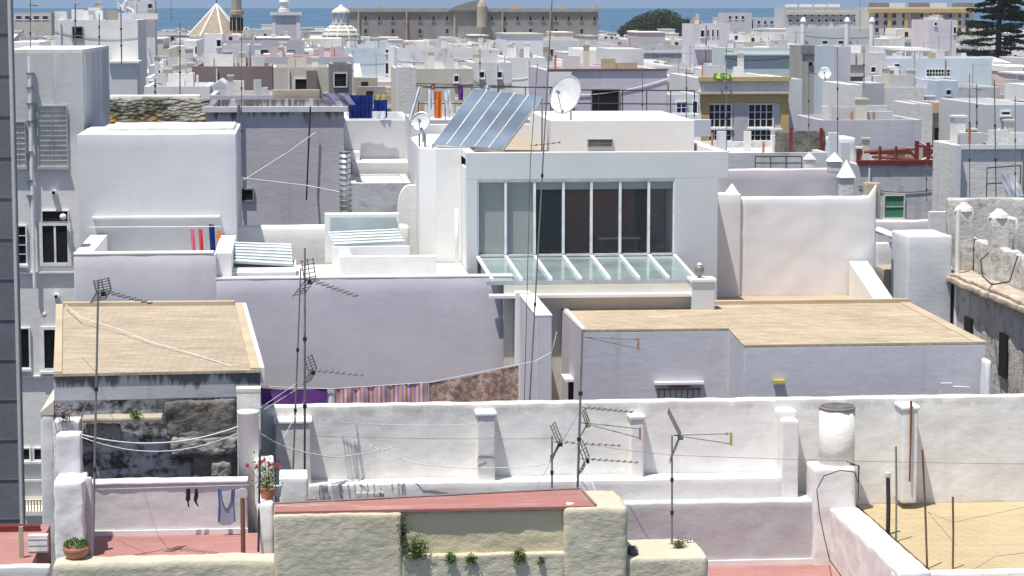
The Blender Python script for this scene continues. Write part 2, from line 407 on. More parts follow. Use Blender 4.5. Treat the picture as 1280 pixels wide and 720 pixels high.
def roof_clutter(r,x0,x1,Y,depth,z,par,t,mat):
    w=x1-x0
    if w<2.5 or depth<3: return
    for i in range(rnd.choice([2,3,4,5,6])):
        cw=rnd.uniform(.2,1.3); cx=x0+t+rnd.uniform(.1,max(.2,w-cw-.6)); cy=Y+t+rnd.uniform(.4,.75)*(depth-2*t)-.3; h=rnd.uniform(.3,1.0)
        m=MB(); m.box(cx,cx+cw,cy,cy+rnd.uniform(.2,.5),z-par+.03,z+h*.6); m.build('roof_box',rnd.choice([mat,'white_old','white','greylav','grey','stone','lav_rough']),r)
    for i in range(rnd.choice([1,2,3])):
        cw=rnd.uniform(.10,.24); cx=x0+rnd.uniform(.1,.85)*w; cy=Y+rnd.uniform(.3,.7)*depth; h=rnd.uniform(.4,1.0)
        m=MB(); m.box(cx-cw,cx+cw,cy-cw,cy+cw,z-par+.02,z+h); m.box(cx-cw-.05,cx+cw+.05,cy-cw-.05,cy+cw+.05,z+h,z+h+.07); m.build('chimney',rnd.choice(['white','white_old','cream','mildew_soft']),r)
    for i in range(rnd.choice([1,2,3,4])):
        cx=x0+rnd.uniform(.1,.9)*w; cy=Y+rnd.uniform(.2,.7)*depth
        MB().tube([(cx,cy,z-par),(cx,cy,z+rnd.uniform(.2,.7))],.05,6).build('vent_pipe',rnd.choice(['steel_pale','copper','frame_white']),r)
    if rnd.random()<.5:
        cx=x0+rnd.uniform(.05,.95)*w
        MB().tube([(cx,Y-.06,z-6),(cx,Y-.06,z-.1)],.045,6).build('drainpipe',rnd.choice(['frame_white','steel','frame_grey']),r)
    if rnd.random()<.6:
        m=MB(); za=z-rnd.uniform(.5,1.8); zb_=za+rnd.uniform(-.6,.6); P=[]
        for k in range(13): u=k/12; P.append((x0+w*u,Y-.03,za+(zb_-za)*u-.25*4*u*(1-u)))
        m.tube(P,.014,4); m.build('wall_cable',rnd.choice(['cable_b','cable_w','steel']),r)
# generic house from picture corners of its front face
def house(label, px0,px1,py,Y,depth, mat='white', roof='roofgrey', zb=5, par=.5, t=.22, wins=(), name='house', cat='house', group=None, bevel=0, wallname='wall', clutter=True, **k):
    a=at(px0,py,Y); b=at(px1,py,Y); z=(a.z+b.z)/2
    r=thing(name,label,cat,((a.x+b.x)/2,Y+depth/2,zb),group)
    MB().shell(a.x,b.x,Y,Y+depth,zb,z,t,z-par).build(wallname,mat,r,bevel=bevel)
    MB().box(a.x+t,b.x-t,Y+t,Y+depth-t,z-par,z-par+.03).build('roof',roof,r)
    for w in wins: pwin(r,w[0],w[1],w[2],w[3],Y,**(w[4] if len(w)>4 else {}))
    if 74<Y<420 and clutter: roof_clutter(r,a.x,b.x,Y,depth,z,par,t,mat)
    return r,a.x,b.x,z
def cornice(par,x0,x1,Y,z,h=.25,d=.15,mat='white_old'):
    return MB().box(x0-d,x1+d,Y-d,Y+.2,z-h,z+.02).build('cornice',mat,par)
def block(par,px0,px1,py0,py1,Y,depth,mat,name='wall',bevel=0):
    a=at(px0,py0,Y); b=at(px1,py1,Y)
    return MB().box(a.x,b.x,Y,Y+depth,b.z,a.z).build(name,mat,par,bevel=bevel)

# ================================================================== SETTING
m=MB(); m.add([(-900,20,4),(1500,20,4),(1500,1650,4),(-900,1650,4),(-900,20,-2),(1500,20,-2),(1500,1650,-2),(-900,1650,-2)],[(0,1,2,3),(2,6,7,3),(1,5,6,2),(0,3,7,4),(0,4,5,1)])
struct(m.build('ground','asphalt'))
m_,nt,b=newmat('sea_water')
c=mixc(nt, ramp(nt, nz(nt,.004,5,.6,st=(1,.25,1)),.35,.65),(.05,.115,.195),(.07,.145,.225))
nt.links.new(c,b.inputs['Base Color']); b.inputs['Roughness'].default_value=.6; b.inputs['Specular IOR Level'].default_value=.08
M['sea']=m_
m=MB(); m.add([(-40000,1500,0),(40000,1500,0),(40000,75000,0),(-40000,75000,0)],[(0,1,2,3)])
struct(m.build('sea','sea'))

# ================================================================== FAR TOWN
LM=[  # landmarks for wording and for keeping roofs below them: px0,px1,py limit, Y, words
 (150,195,35,250,'the mauve watchtower'),
 (236,305,44,500,'the pyramid spire'),
 (338,378,48,600,'the lantern tower'),
 (398,455,48,450,'the ribbed dome'),
 (436,750,46,700,'the stone palace'),
 (772,880,36,900,'the fig tree'),
 (868,912,88,260,'the lavender tower house'),
 (975,1090,30,800,'the grey apartments'),
 (1085,1220,40,700,'the yellow apartments'),
 (1208,1282,88,350,'the layered pine'),
 (68,184,120,100,'the tall white block'),
 (430,495,108,260,'the pale blue house'),
 (1003,1062,145,150,'the blue chimney house')]
def nearest(px):
    best=min(LM,key=lambda l:abs((l[0]+l[1])/2-px)); c=(best[0]+best[1])/2
    if best[0]<=px<=best[1]: return 'in front of '+best[4]
    return ('right of ' if px>c else 'left of ')+best[4]
PAL=[('white','white'),('white','white_clean'),('weathered white','white_old'),('weathered white','white_old'),('pale blue-white','bluewhite'),('lavender-white','lav'),('worn lavender','lav_rough'),
     ('grey','grey'),('grey-lavender','greylav'),('cream','cream'),('pinkish white','pinkish'),('sandy stone','stone'),('mauve','purple'),('pale mint','mint'),('light blue','lightblue'),('ochre','ochre'),('dark grey','greydark'),('stained grey-white','mildew_soft'),('weathered stone','palacestone')]
PW=[10,6,12,9,7,6,7,8,7,4,3,5,1,1,1,.6,3,9,5]
usedlab=set()
def far_house(px0,px1,py,Y,depth,row,k):
    cn,cm=rnd.choices(PAL,PW)[0]
    pyc=py
    for l in LM:
        if Y<l[3] and px1>l[0] and px0<l[1]: pyc=max(pyc,l[2]+rnd.uniform(0,4))
    a=at(px0,pyc,Y); b=at(px1,pyc,Y)
    w=b.x-a.x; s=F/Y
    feat=[]; near=Y<420
    rm=rnd.choices(['roofgrey','roofwhite','terracotta','redfloor','roofgrey'],[5,4,1.5,.8,2])[0]
    par=rnd.uniform(.5,1.1)
    r=thing('house','x','house',((a.x+b.x)/2,Y+depth/2,4),'whitewashed houses of the town beyond')
    z=a.z; t=.3
    MB().shell(a.x,b.x,Y,Y+depth,4,z,t,z-par).build('wall',cm,r)
    MB().box(a.x+t,b.x-t,Y+t,Y+depth-t,z-par,z-par+.05).build('roof',rm,r)
    if rm in('terracotta','redfloor'): feat.append('a reddish flat roof')
    if rnd.random()<.35:
        MB().box(a.x-.15,b.x+.15,Y-.15,Y-.004,z-par-.15,z-par+.1).build('cornice',rnd.choice(['white','grey','white_old']),r)
        feat.append('a string course')
    # roof hut
    q=rnd.random()
    if q<.72:
        hw=min(rnd.uniform(.2,.42)*w,4.5); hx=a.x+rnd.uniform(.05,.95-hw/w)*w; hh=rnd.uniform(1.6,3.2); hd=rnd.uniform(.3,.7)*depth; hy=Y+rnd.uniform(.4,depth-hd-.4)
        hp=proj((hx,hy,z-par+hh))
        for l in LM:
            if Y<l[3] and hp[0]+hw*s>l[0] and hp[0]<l[1] and hp[1]<l[2]-6: hh*=.5; break
        hm=rnd.choice([cm,'white','white_old','bluewhite','grey'])
        hut=MB().box(hx,hx+hw,hy,hy+hd,z-par+.03,z-par+hh).build('roof_hut',hm,r)
        if rnd.random()<.55:
            hut.data.materials[0]=M[hm]
            MB().box(hx-.12,hx+hw+.12,hy-.12,hy+hd+.12,z-par+hh,z-par+hh+.14).build('slab',rnd.choice(['white','roofgrey','white_old']),hut)
        if rnd.random()<.6:
            dx=hx+hw*rnd.uniform(.2,.5); MB().box(dx,dx+min(.9,hw*.4),hy-.03,hy-.004,z-par+.05+.0,z-par+min(2,hh*.8)).build('door',rnd.choice(['dark','brown','frame_grey','green','darkpane']),hut)
        feat.append('a stair hut on its roof' if hh>2.3 else 'a low hut on its roof')
    for i in range(rnd.choice([5,6,7,8,9])):
        cw=rnd.uniform(.4,2.0); cx=a.x+rnd.uniform(.3,max(.4,w-cw-.3)); cy=Y+rnd.uniform(.3,.75)*depth; z1=z-par+rnd.uniform(.5,1.9)
        MB().box(cx,cx+cw,cy,cy+rnd.uniform(.3,1.6),z-par+.02,z1).build('roof_box',rnd.choice([cm,cm,'white_old','white','greylav','grey','bluewhite','lav_rough','greydark','stone']),r)
        if z1-z>.3 and cw>1.1: MB().box(cx+cw*.3,cx+cw*.3+.5,cy-.03,cy-.004,z1-.9,z1-.3).build('opening',rnd.choice(['dark','darkpane','brown']),r)
    if rnd.random()<.5:
        cx=a.x+rnd.uniform(.25,.75)*w; MB().box(cx,cx+.2,Y+t,Y+depth-t,z-par+.02,z+rnd.uniform(-.2,.6)).build('party_wall',rnd.choice([cm,'white']),r)
    if rnd.random()<.35:
        # second lower volume on the roof: pitched or long shed
        hx=a.x+rnd.uniform(.0,.5)*w; hw=w*rnd.uniform(.25,.45); hy=Y+depth*.55
        mm=MB(); z1=z-par+rnd.uniform(.9,1.8); z2=z1+rnd.uniform(.3,1)
        mm.prism([(hx,hy),(hx+hw,hy),(hx+hw,hy+depth*.35),(hx,hy+depth*.35)],z-par+.04,[z1,z1,z2,z2]); mm.build('roof_shed',rnd.choice(['white_old','greydark','cream','brown','lav_rough']),r)
        feat.append('a sloping roof shed')
    for i in range(rnd.choice([0,0,1,1,2])):
        cx=a.x+rnd.uniform(.1,.9)*w; cy=Y+rnd.uniform(.2,.8)*depth; ch=rnd.uniform(.8,1.9); cw=rnd.uniform(.25,.45)
        mm=MB(); mm.box(cx-cw,cx+cw,cy-cw,cy+cw,z-par,z-par+ch); mm.box(cx-cw-.08,cx+cw+.08,cy-cw-.08,cy+cw+.08,z-par+ch,z-par+ch+.1)
        mm.build('chimney',rnd.choice(['white','white_old','grey','cream']),r)
    # windows
    nw=max(1,min(5,int(w/rnd.uniform(2.4,4.5))))
    frm=rnd.choice(['frame_white','frame_grey','white_old']); tall=rnd.random()<.4
    ww=rnd.uniform(.7,1.1); wh=rnd.uniform(1.7,2.1) if tall else rnd.uniform(.8,1.3)
    rows=2
    if rnd.random()<.95:
        for j in range(rows):
            for i in range(nw):
                if rnd.random()<.3: continue
                xx=a.x+w*(i+.5)/nw; zt=z-par-.5-j*3.1
                window(r,xx-ww/2,xx+ww/2,zt-wh,zt,Y,pane=rnd.choice(['darkpane','darkpane','dark','shutter']),frame=frm,sill=near)
        feat.append(('tall' if tall else 'small')+' windows')
    if rnd.random()<.5:
        # party wall patch / lower step in front to break the box
        d=rnd.uniform(1.5,4); hx=a.x+rnd.uniform(0,.5)*w; hw=w*rnd.uniform(.3,.5); zz=z-rnd.uniform(1.2,3)
        MB().shell(hx,hx+hw,Y-d,Y-.01,4,zz,.25,zz-.6).build('annexe',rnd.choice([cm,'white','lav_rough','white_old','pinkish']),r)
        feat.append('a lower annexe in front')
    size=('tall ' if z>24.5 else 'low ' if z<21.5 else '')+('wide' if w>15 else 'narrow' if w<9 else 'middling')
    c=(px0+px1)/2
    side=nearest(c)
    ordn=['nearest','second','third','fourth','fifth','sixth','seventh','eighth','ninth','tenth','eleventh','twelfth','thirteenth','fourteenth','fifteenth','sixteenth','seventeenth','eighteenth','nineteenth','twentieth'][row]
    opts=[]
    for f in feat: opts.append('%s %s house with %s, %s'%(size,cn,f,side))
    opts.append('%s %s house, %s far roof row, %s'%(size,cn,ordn,side))
    for f in feat[::-1]: opts.append('%s house with %s, %s roof row, %s'%(cn,f,ordn,side))
    opts.append('%s house, %s far row, place %d from the left edge'%(cn,ordn,k+1))
    for l in opts:
        if len(l.split())<=16 and l not in usedlab: break
    usedlab.add(l); r['label']=l
    return r,a.x,b.x,z-par
def mast(label,x,y,z,h,kind,group,thick=.03):
    r=thing('tv_antenna',label,'antenna',(x,y,z),group)
    MB().tube([(x,y,z),(x,y,z+h)],thick,5).build('mast','alu',r)
    m=MB(); d=rnd.uniform(-.6,.6)
    for q in range(kind):
        zz=z+h*(1-.14*q)-.1; L=rnd.uniform(.9,1.5)*(1 if q%2==0 else -1)
        m.tube([(x-.2*L,y,zz),(x+L,y+d,zz)],thick*.6,4)
        for i in range(6):
            t=i/5; m.tube([(x+L*t,y+d*t-.3,zz),(x+L*t,y+d*t+.3,zz)],thick*.4,3)
    m.build('aerial','alu',r)
    return r
Y=168.0; row=0; hcount=0
GAP=[]
while Y<1380:
    # mean height below the camera by distance, so roofs step up towards the skyline
    depth=min(26,max(6.5,Y*.105))
    x=-30+rnd.uniform(-30,10)
    s=F/Y
    k=0
    while x<1300:
        wpx=rnd.uniform(5.5,11.5)*(1 if Y<330 else 1.35 if Y<700 else 1.9)*s
        h=(5.6+rnd.gauss(0,1.0)+Y*.0055)
        py=9+s*h
        py=max(py,24 if Y>700 else 27)
        r,xa,xb,zr=far_house(x,x+wpx*.99,py,Y+rnd.uniform(-.8,.8),depth*rnd.uniform(.8,.97),row,k)
        hcount+=1
        for _q in range(rnd.choice([0,1,1,2]) if Y<760 else rnd.choice([0,0,1])):
            hx=rnd.uniform(xa+1,xb-1); c,_=proj((hx,Y,zr))
            if 0<c<1280:
                mast('thin %s in far roof row %s, %s'%(rnd.choice(['aerial mast','antenna pole','TV aerial']),['one','two','three','four','five','six','seven','eight','nine','ten','eleven','twelve','thirteen','fourteen','fifteen','sixteen','seventeen','eighteen','nineteen','twenty'][row],nearest(c)),hx,Y+depth*.5,zr,rnd.uniform(1.6,4.2),rnd.choice([0,1,1,2]),'far rooftop aerials',.024 if Y<400 else .04)
        x+=wpx; k+=1
    Y*=1.12 if Y<500 else 1.15; row+=1
print('far houses',hcount,'rows',row)
# FARDETAIL

# ---- mauve watchtower with spiral stair
Yt=250
r,xa,xb,z=house('mauve watchtower above the sea with a small window and pale cap',160,193,1,Yt,4,'lav_rough','roofwhite',name='watchtower',cat='tower',wins=[(185,190,5,10,dict(frame='grey'))])
a=at(160,18,Yt); b=at(196,18,Yt); MB().box(a.x-.3,b.x+.1,Yt-.4,Yt+4.3,a.z-.5,a.z+.1).build('cornice','white_old',r)
st=thing('spiral_stair','white spiral stair curling up beside the mauve watchtower','stair',tuple(at(157,22,Yt-1.2)))
p=at(157,22,Yt-1.2)
MB().tube([(p.x,p.y,p.z-2),(p.x,p.y,p.z+2.2)],.12,6).build('post','frame_white',st)
MB().tube([(p.x+math.cos(t*.5)*.85,p.y+math.sin(t*.5)*.85,p.z-1.6+t*.17) for t in range(26)],.09,5).build('handrail','frame_white',st)
m=MB()
for t in range(20):
    an=t*.6; m.tube([(p.x,p.y,p.z-1.9+t*.19),(p.x+math.cos(an)*.85,p.y+math.sin(an)*.85,p.z-1.9+t*.19)],.06,4)
m.build('treads','frame_white',st)
# ---- tiled pyramid spire
Ys=500; c0=at(270,45,Ys); ap=at(270,5,Ys); hw=at(303,45,Ys).x-c0.x
r=thing('church_roof','beige tiled pyramid roof with white ridges and a cross on top','church roof',(c0.x,Ys+hw,4))
MB().box(c0.x-hw,c0.x+hw,Ys,Ys+2*hw,4,c0.z).build('wall','white_old',r)
cs=[(c0.x+(hw+.4)*1.05*math.cos(math.pi*(k/4+.07)),Ys+hw+(hw+.4)*1.05*math.sin(math.pi*(k/4+.07)),c0.z) for k in range(8)]+[(c0.x,Ys+hw,ap.z)]
MB().add(cs,[(k,(k+1)%8,8) for k in range(8)]+[tuple(range(8))[::-1]]).build('roof','tilespire',r)
m=MB()
for i in range(8): m.tube([cs[i],cs[8]],.22,5)
m.build('ridge','white',r)
m=MB(); q=Vector(cs[8]); m.tube([q,q+Vector((0,0,2.2))],.1,4); m.tube([q+Vector((-.6,0,1.5)),q+Vector((.6,0,1.5))],.1,4); m.build('cross','iron',r)
# ---- brown bell turret next to it
Yb=470; c0=at(296,45,Yb); R=at(303,20,Yb).x-at(296,20,Yb).x
r=thing('bell_turret','grey and ochre stone bell turret beside the tiled pyramid roof','bell tower',(c0.x,Yb,4))
zt=at(296,20,Yb).z
m=MB(); m.lathe(c0.x,Yb,[(R*1.25,4),(R*1.25,zt-4),(R*1.45,zt-4),(R*1.45,zt-3.4),(R,zt-3.3),(R,zt+.2),(R*1.3,zt+.3),(R*1.3,zt+1),(R*.9,zt+1.1),(R*.9,zt+4.6),(R*.2,zt+6.5)],8); m.build('shaft','stone',r)
for k in range(8):
    t=math.pi*2*(k+.5)/8; x=c0.x+math.cos(t)*R*.93; y=Yb+math.sin(t)*R*.93
    if math.sin(t)<.2: MB().box(x-.35,x+.35,y-.1,y+.1,zt-2.8,zt-.3).build('opening','dark',r)
# ---- white lantern tower
r,xa,xb,z=house('white square tower topped by a small round lantern over the sea',340,375,15,600,7,'lav','roofwhite',name='lantern_tower',cat='tower')
cornice(r,xa,xb,600,z,.8,.5,'white'); MB().box(xa-.01,xa+.9,599.9,600,z-7,z-.8).build('pilaster','white_clean',r); MB().box(xb-.9,xb+.01,599.9,600,z-7,z-.8).build('pilaster','white_clean',r)
cx=(xa+xb)/2-.5; MB().lathe(cx,603,[(1.4,z-.4),(1.4,z+.8),(.95,z+.9),(.95,z+2.4),(1.3,z+2.5),(1.0,z+3.0),(.4,z+3.6),(.1,z+4.4)],14).build('lantern','white_old',r)
# ---- ribbed dome
Yd=450; c0=at(427,50,Yd); R=at(451,50,Yd).x-c0.x; dh=at(427,29,Yd).z-c0.z
r=thing('church_dome','ribbed cream church dome with an open stone lantern on top','dome',(c0.x,Yd+R,4))
MB().lathe(c0.x,Yd+R,[(R*1.02,4),(R*1.02,c0.z-.6),(R*1.1,c0.z-.6),(R*1.1,c0.z)],24).build('drum','white_old',r)
pf=[(R*math.cos(t),c0.z+dh*math.sin(t)) for t in [i*math.pi/2/9*.93 for i in range(10)]]
mm=MB(); mm.lathe(c0.x,Yd+R,pf,32); mm.build('dome_shell','cream',r,smooth=True)
for k in range(10):
    t=k*2*math.pi/10+.1
    MB().tube([(c0.x+pr*math.cos(t),Yd+R+pr*math.sin(t),pz) for pr,pz in pf],.16,5).build('rib','white_clean',r)
for zz in (.25,.5,.72):
    rr=R*math.sqrt(max(0,1-zz*zz))+.05; MB().tube([(c0.x+rr*math.cos(t*.3),Yd+R+rr*math.sin(t*.3),c0.z+dh*zz) for t in range(22)],.09,4).build('band','greydark',r)
zt=c0.z+dh*.98
mm=MB(); 
for k in range(8):
    t=k*math.pi/4; mm.tube([(c0.x+1.3*math.cos(t),Yd+R+1.3*math.sin(t),zt),(c0.x+1.3*math.cos(t),Yd+R+1.3*math.sin(t),zt+2)],.2,5)
mm.lathe(c0.x,Yd+R,[(1.9,zt-.2),(1.9,zt+.2)],12); mm.lathe(c0.x,Yd+R,[(1.8,zt+2),(1.7,zt+2.3),(1.2,zt+2.7),(.5,zt+3.1),(.1,zt+3.6)],12); mm.build('lantern','cream',r)
# ---- long stone palace
r,xa,xb,z=house('long grey stone palace with a curved gable, closing the skyline before the sea',436,748,11,700,16,'greydark','roofgrey',name='palace',cat='palace',par=.8)
r.children[0].data.materials[0]=M['palacestone']; cornice(r,xa,xb,700,z,.9,.5,'stone')
for i,px in enumerate(list(range(457,560,17))+list(range(615,748,16))):
    pwin(r,px-1.8,px+1.8,20.5,26,699.9,frame='stone',fw=.15)
    if i%2==0: pwin(r,px-1.8,px+1.8,36,42,699.9,frame='stone',fw=.15)
for i,px in enumerate(range(448,748,60)):
    p=at(px,12,699.5); MB().box(p.x-.25,p.x+.25,699.4,699.99,8,z-.9).build('pilaster','stone',r)
g=MB(); pl=[]
for px,py in [(560,13),(566,9),(575,6),(584,3),(592,1),(600,0),(607,3),(611,13)]:
    p=at(px,py,699); pl.append((p.x,p.z))
vs=[(x,699,zz) for x,zz in pl]+[(x,701,zz) for x,zz in pl]; n=len(pl)
g.add(vs,[tuple(range(n))[::-1],tuple(range(n,2*n))]+[(i,(i+1)%n,n+(i+1)%n,n+i) for i in range(n)]); g.build('gable','greydark',r)
for q0,q1,qy in ((470,478,7),(520,524,8),(640,652,5),(700,708,7),(742,747,5)):
    p=at(q0,qy,706); q=at(q1,12,706); MB().box(p.x,q.x,706,709,z-1,p.z).build('roof_hut','palacestone',r)
p=at(598,8,699); MB().lathe(p.x+1,698,[(1.6,p.z-6),(1.5,p.z),(.9,p.z+1.4),(.2,p.z+2.4)],12).build('turret','stone',r)
# ---- yellow apartments
r,xa,xb,z=house('large yellow apartment block with red-brown balcony bays on the right skyline',1087,1216,9,700,18,'cream','roofgrey',name='apartment_block',cat='apartments',par=1)
MB().box(xa-.6,xb+.6,699.0,700.0,z-1.6,z-.4).build('cornice','ochre',r)
for i,px in enumerate((1140,1176)):
    p=at(px,14,699.4); q=at(px+9,30,699.4); MB().box(p.x,q.x,699.4,699.99,q.z-6,p.z).build('balcony_bay','brown',r)
for px in (1096,1107,1118,1130,1152,1162,1170,1188,1199,1209):
    for py in (17,26,35): pwin(r,px-2,px+2,py,py+5,699.95,frame='frame_grey',pane='darkpane',fw=.12)
for px in (1112,1133,1160,1196): 
    p=at(px,13,699.6); MB().box(p.x-.5,p.x+.5,699.5,699.99,8,z-1.6).build('pilaster','ochre',r)
for k,px in enumerate((1100,1120,1150,1172,1205)):
    p=at(px,9,706); MB().box(p.x-2.5,p.x+2.5,705,710,z-1,z+1.3).build('roof_hut','white_old' if k%2 else 'brown',r)
r,xa,xb,z=house('long grey apartment block with white rooftop sheds at right horizon',981,1086,9,800,18,'grey','roofgrey',name='apartment_block',cat='apartments',par=.8)
for k,px in enumerate((990,1008,1026,1043)):
    p=at(px-6,5,806); q=at(px+7,9,806); MB().box(p.x,q.x,806,810,z-.8,p.z).build('roof_hut','white_clean',r)
for px in range(988,1084,9):
    for py in (17,24): pwin(r,px-1.6,px+1.6,py,py+3.5,799.95,frame='frame_white',fw=.15)
p=at(984,14,799); MB().box(p.x,p.x+26,799.3,799.99,z-2.5,z-1.5).build('cornice','cream',r)
for i,(a_,b_,y_) in enumerate(((906,940,16),(942,972,22))):
    house(['grey-white block with rooftop tanks just right of the dark fig tree','low pale block next to the grey apartments on the horizon'][i],a_,b_,y_,860,14,['white_old','bluewhite'][i],name='apartment_block',cat='apartments',wins=[(a_+5+j*8,a_+8+j*8,y_+4,y_+8,dict(fw=.15)) for j in range(3)])
# beige seafront block far left
r,xa,xb,z=house('beige seafront block at the far left horizon',14,64,16,850,14,'cream',name='apartment_block',cat='apartments',wins=[(20+j*11,27+j*11,20,24,dict(fw=.2)) for j in range(4)])

# ---- trees
def leafcloud(m, c, rad, n, size, flat=.7):
    for i in range(n):
        while True:
            d=Vector((rnd.uniform(-1,1),rnd.uniform(-1,1),rnd.uniform(-1,1)))
            if .2<d.length<1: break
        p=c+Vector((d.x*rad[0],d.y*rad[1],d.z*rad[2]))
        a=Vector((rnd.gauss(0,1),rnd.gauss(0,1),rnd.gauss(0,.5))).normalized()*size*rnd.uniform(.6,1.3)
        b_=a.cross(Vector((rnd.gauss(0,1),rnd.gauss(0,1),rnd.gauss(0,1)))).normalized()*size*flat
        m.add([p-a*.5,p+b_*.4,p+a*.5,p-b_*.4],[(0,1,2,3)])
Yf=900; c0=at(825,38,Yf); Rx=at(873,30,Yf).x-c0.x
r=thing('fig_tree','huge round dark fig tree rising above the far rooftops','tree',(c0.x,Yf,4))
MB().tube([(c0.x,Yf,4),(c0.x+1,Yf,14),(c0.x,Yf,22)],[1.6,1.2,.5],8).build('trunk','bark',r)
m=MB(); H=at(825,5,Yf).z-c0.z
for i in range(420):
    t=rnd.uniform(-1,1); y=rnd.uniform(-1,1)
    if t*t+y*y>1: continue
    top=math.sqrt(max(0,1-(t*t+y*y)*.96))
    hh=top*rnd.uniform(.1,1)*(1.0 if t>-.3 else 1-.35*abs(t+.3))
    leafcloud(m,Vector((c0.x+t*Rx*1.0,Yf+y*10,c0.z+H*hh*.93-2)),(2.2,2.2,1.3),70,.75)
m.build('crown','leaf_dark',r)
m=MB()
for k in range(9):
    m.tube([(c0.x,Yf,16),(c0.x+rnd.uniform(-11,11),Yf+rnd.uniform(-6,4),c0.z+rnd.uniform(0,6))],[.5,.15],5)
m.build('limb','bark',r)
# layered pine
Yp=350; c0=at(1247,92,Yp); topz=at(1247,-120,Yp).z
r=thing('norfolk_pine','tall dark pine with layered horizontal branches at the right edge','tree',(c0.x,Yp,4))
MB().tube([(c0.x,Yp,4),(c0.x,Yp,c0.z),(c0.x+.2,Yp,topz)],[.75,.55,.12],8).build('trunk','bark',r)
m=MB(); lm=MB(); nt_=25
for i in range(nt_):
    zz=c0.z+1+(topz-c0.z-1)*i/nt_; R=(5.4*(1-(i/(nt_+1.))**1.6)+.5)
    nb=rnd.choice([5,6,7]); a0=rnd.uniform(0,6)
    for k in range(nb):
        t=a0+k*2*math.pi/nb+rnd.uniform(-.25,.25); L=R*rnd.uniform(.55,1.2)
        d=Vector((math.cos(t),math.sin(t),0)); base=Vector((c0.x,Yp,zz+rnd.uniform(-.55,.55)))
        if rnd.random()<.1: continue
        dr=rnd.uniform(-.14,.10)
        pts=[base,base+d*L*.5+Vector((0,0,-.12*L*.3)),base+d*L+Vector((0,0,dr*L))]
        lm.tube(pts,[.13,.09,.03],4)
        for j in range(330):
            u=rnd.uniform(.12,1)**.8; pp=base+d*L*u+Vector((0,0,-.04*L+(dr+.02)*L*u*u))
            side=d.cross(Vector((0,0,1)))*rnd.gauss(0,.5)*(1.25-u*.6)
            pp+=side+Vector((0,0,rnd.gauss(.06,.13)))
            a=(d*rnd.uniform(.5,1)+side*.6+Vector((0,0,rnd.uniform(-.1,.5)))).normalized()*rnd.uniform(.25,.5)
            b_=a.cross(Vector((rnd.gauss(0,1),rnd.gauss(0,1),rnd.gauss(0,1)))).normalized()*.12
            m.add([pp-a*.5,pp+b_,pp+a*.5,pp-b_],[(0,1,2,3)])
m.build('crown','leaf_pine',r); lm.build('limb','bark',r)

# ================================================================== MIDGROUND
def aerial(label,px,pyb,pyt,Y,booms=(),group='rooftop television aerials',th=.022,mat='steel',px2=None,guys=()):
    """booms: (px0,py0,px1,py1,dY,n,w,refl[,mat])"""
    a=at(px,pyb,Y); c=at(px2 if px2 is not None else px,pyt,Y)
    r=thing('tv_antenna',label,'antenna',tuple(a),group)
    MB().tube([a,a.lerp(c,.5),c],[th,th*.95,th*.8],8).build('mast',mat,r)
    m=MB()
    for t in (.32,.61):
        q=a.lerp(c,t); m.tube([q-Vector((0,0,.04)),q+Vector((0,0,.04))],th*1.7,8)
    m.build('clamp','iron',r)
    for bm in booms:
        x0,y0,x1,y1,dY,n,w,refl=bm[:8]
        p=at(x0,y0,Y-.04); q=at(x1,y1,Y-.04+dY)
        bo=MB().tube([p,q],.011,5); 
        o=bo.build('boom','alu',r)
        d=(q-p).normalized(); e=d.cross(Vector((0,0,1))).normalized()
        m=MB()
        for i in range(n):
            t=(i+1.2)/(n+.3); pt=p.lerp(q,t); ww=w*(1-.35*t)
            m.tube([pt-e*ww/2,pt+e*ww/2],.013,4)
            m.tube([pt-Vector((0,0,.02)),pt+Vector((0,0,.02))],.016,4)
        m.build('elements','alu',o)
        if len(bm)>9:
            q2=q-Vector((0,0,.20)); MB().tube([p,q2],.010,5).build('lower_rod','alu',r); MB().box(q.x-.02,q.x+.02,q.y-.03,q.y+.03,q2.z-.03,q.z+.03).build('end_plate',bm[9],r)
        if refl:
            up=e.cross(d).normalized(); m=MB(); b0=p.lerp(q,.12)
            for sg in (-1,1):
                for k in range(5):
                    t=(k+.6)/5*refl; pt=b0-d*t*.45+up*sg*t
                    m.tube([pt-e*.30,pt+e*.30],.010,4)
                for s_ in (-.26,0,.26): m.tube([b0+e*s_,b0-d*refl*.45+up*sg*refl+e*s_],.010,4)
            m.build('reflector','alu',r)
            MB().box(b0.x-.05,b0.x+.05,b0.y-.05,b0.y+.05,b0.z-.09,b0.z-.02).build('junction_box',bm[8] if len(bm)>8 else 'iron',r)
    if guys:
        m=MB()
        for gx,gy,gY,t in guys: m.tube([a.lerp(c,t),at(gx,gy,gY)],.006,4)
        m.build('guy_wire','cable_w',r)
    return r
def wire(label,pts,mat='cable_w',r=.009,sag=0,name='cable',cat='cable',n=14):
    P=[]
    ps=[at(*p) for p in pts]
    for i in range(len(ps)-1):
        for k in range(n):
            t=k/n; q=ps[i].lerp(ps[i+1],t); q.z-=sag*4*t*(1-t); P.append(q)
    P.append(ps[-1])
    return tag(MB().tube(P,r,5).build(name,mat,None,smooth=True),label,cat)
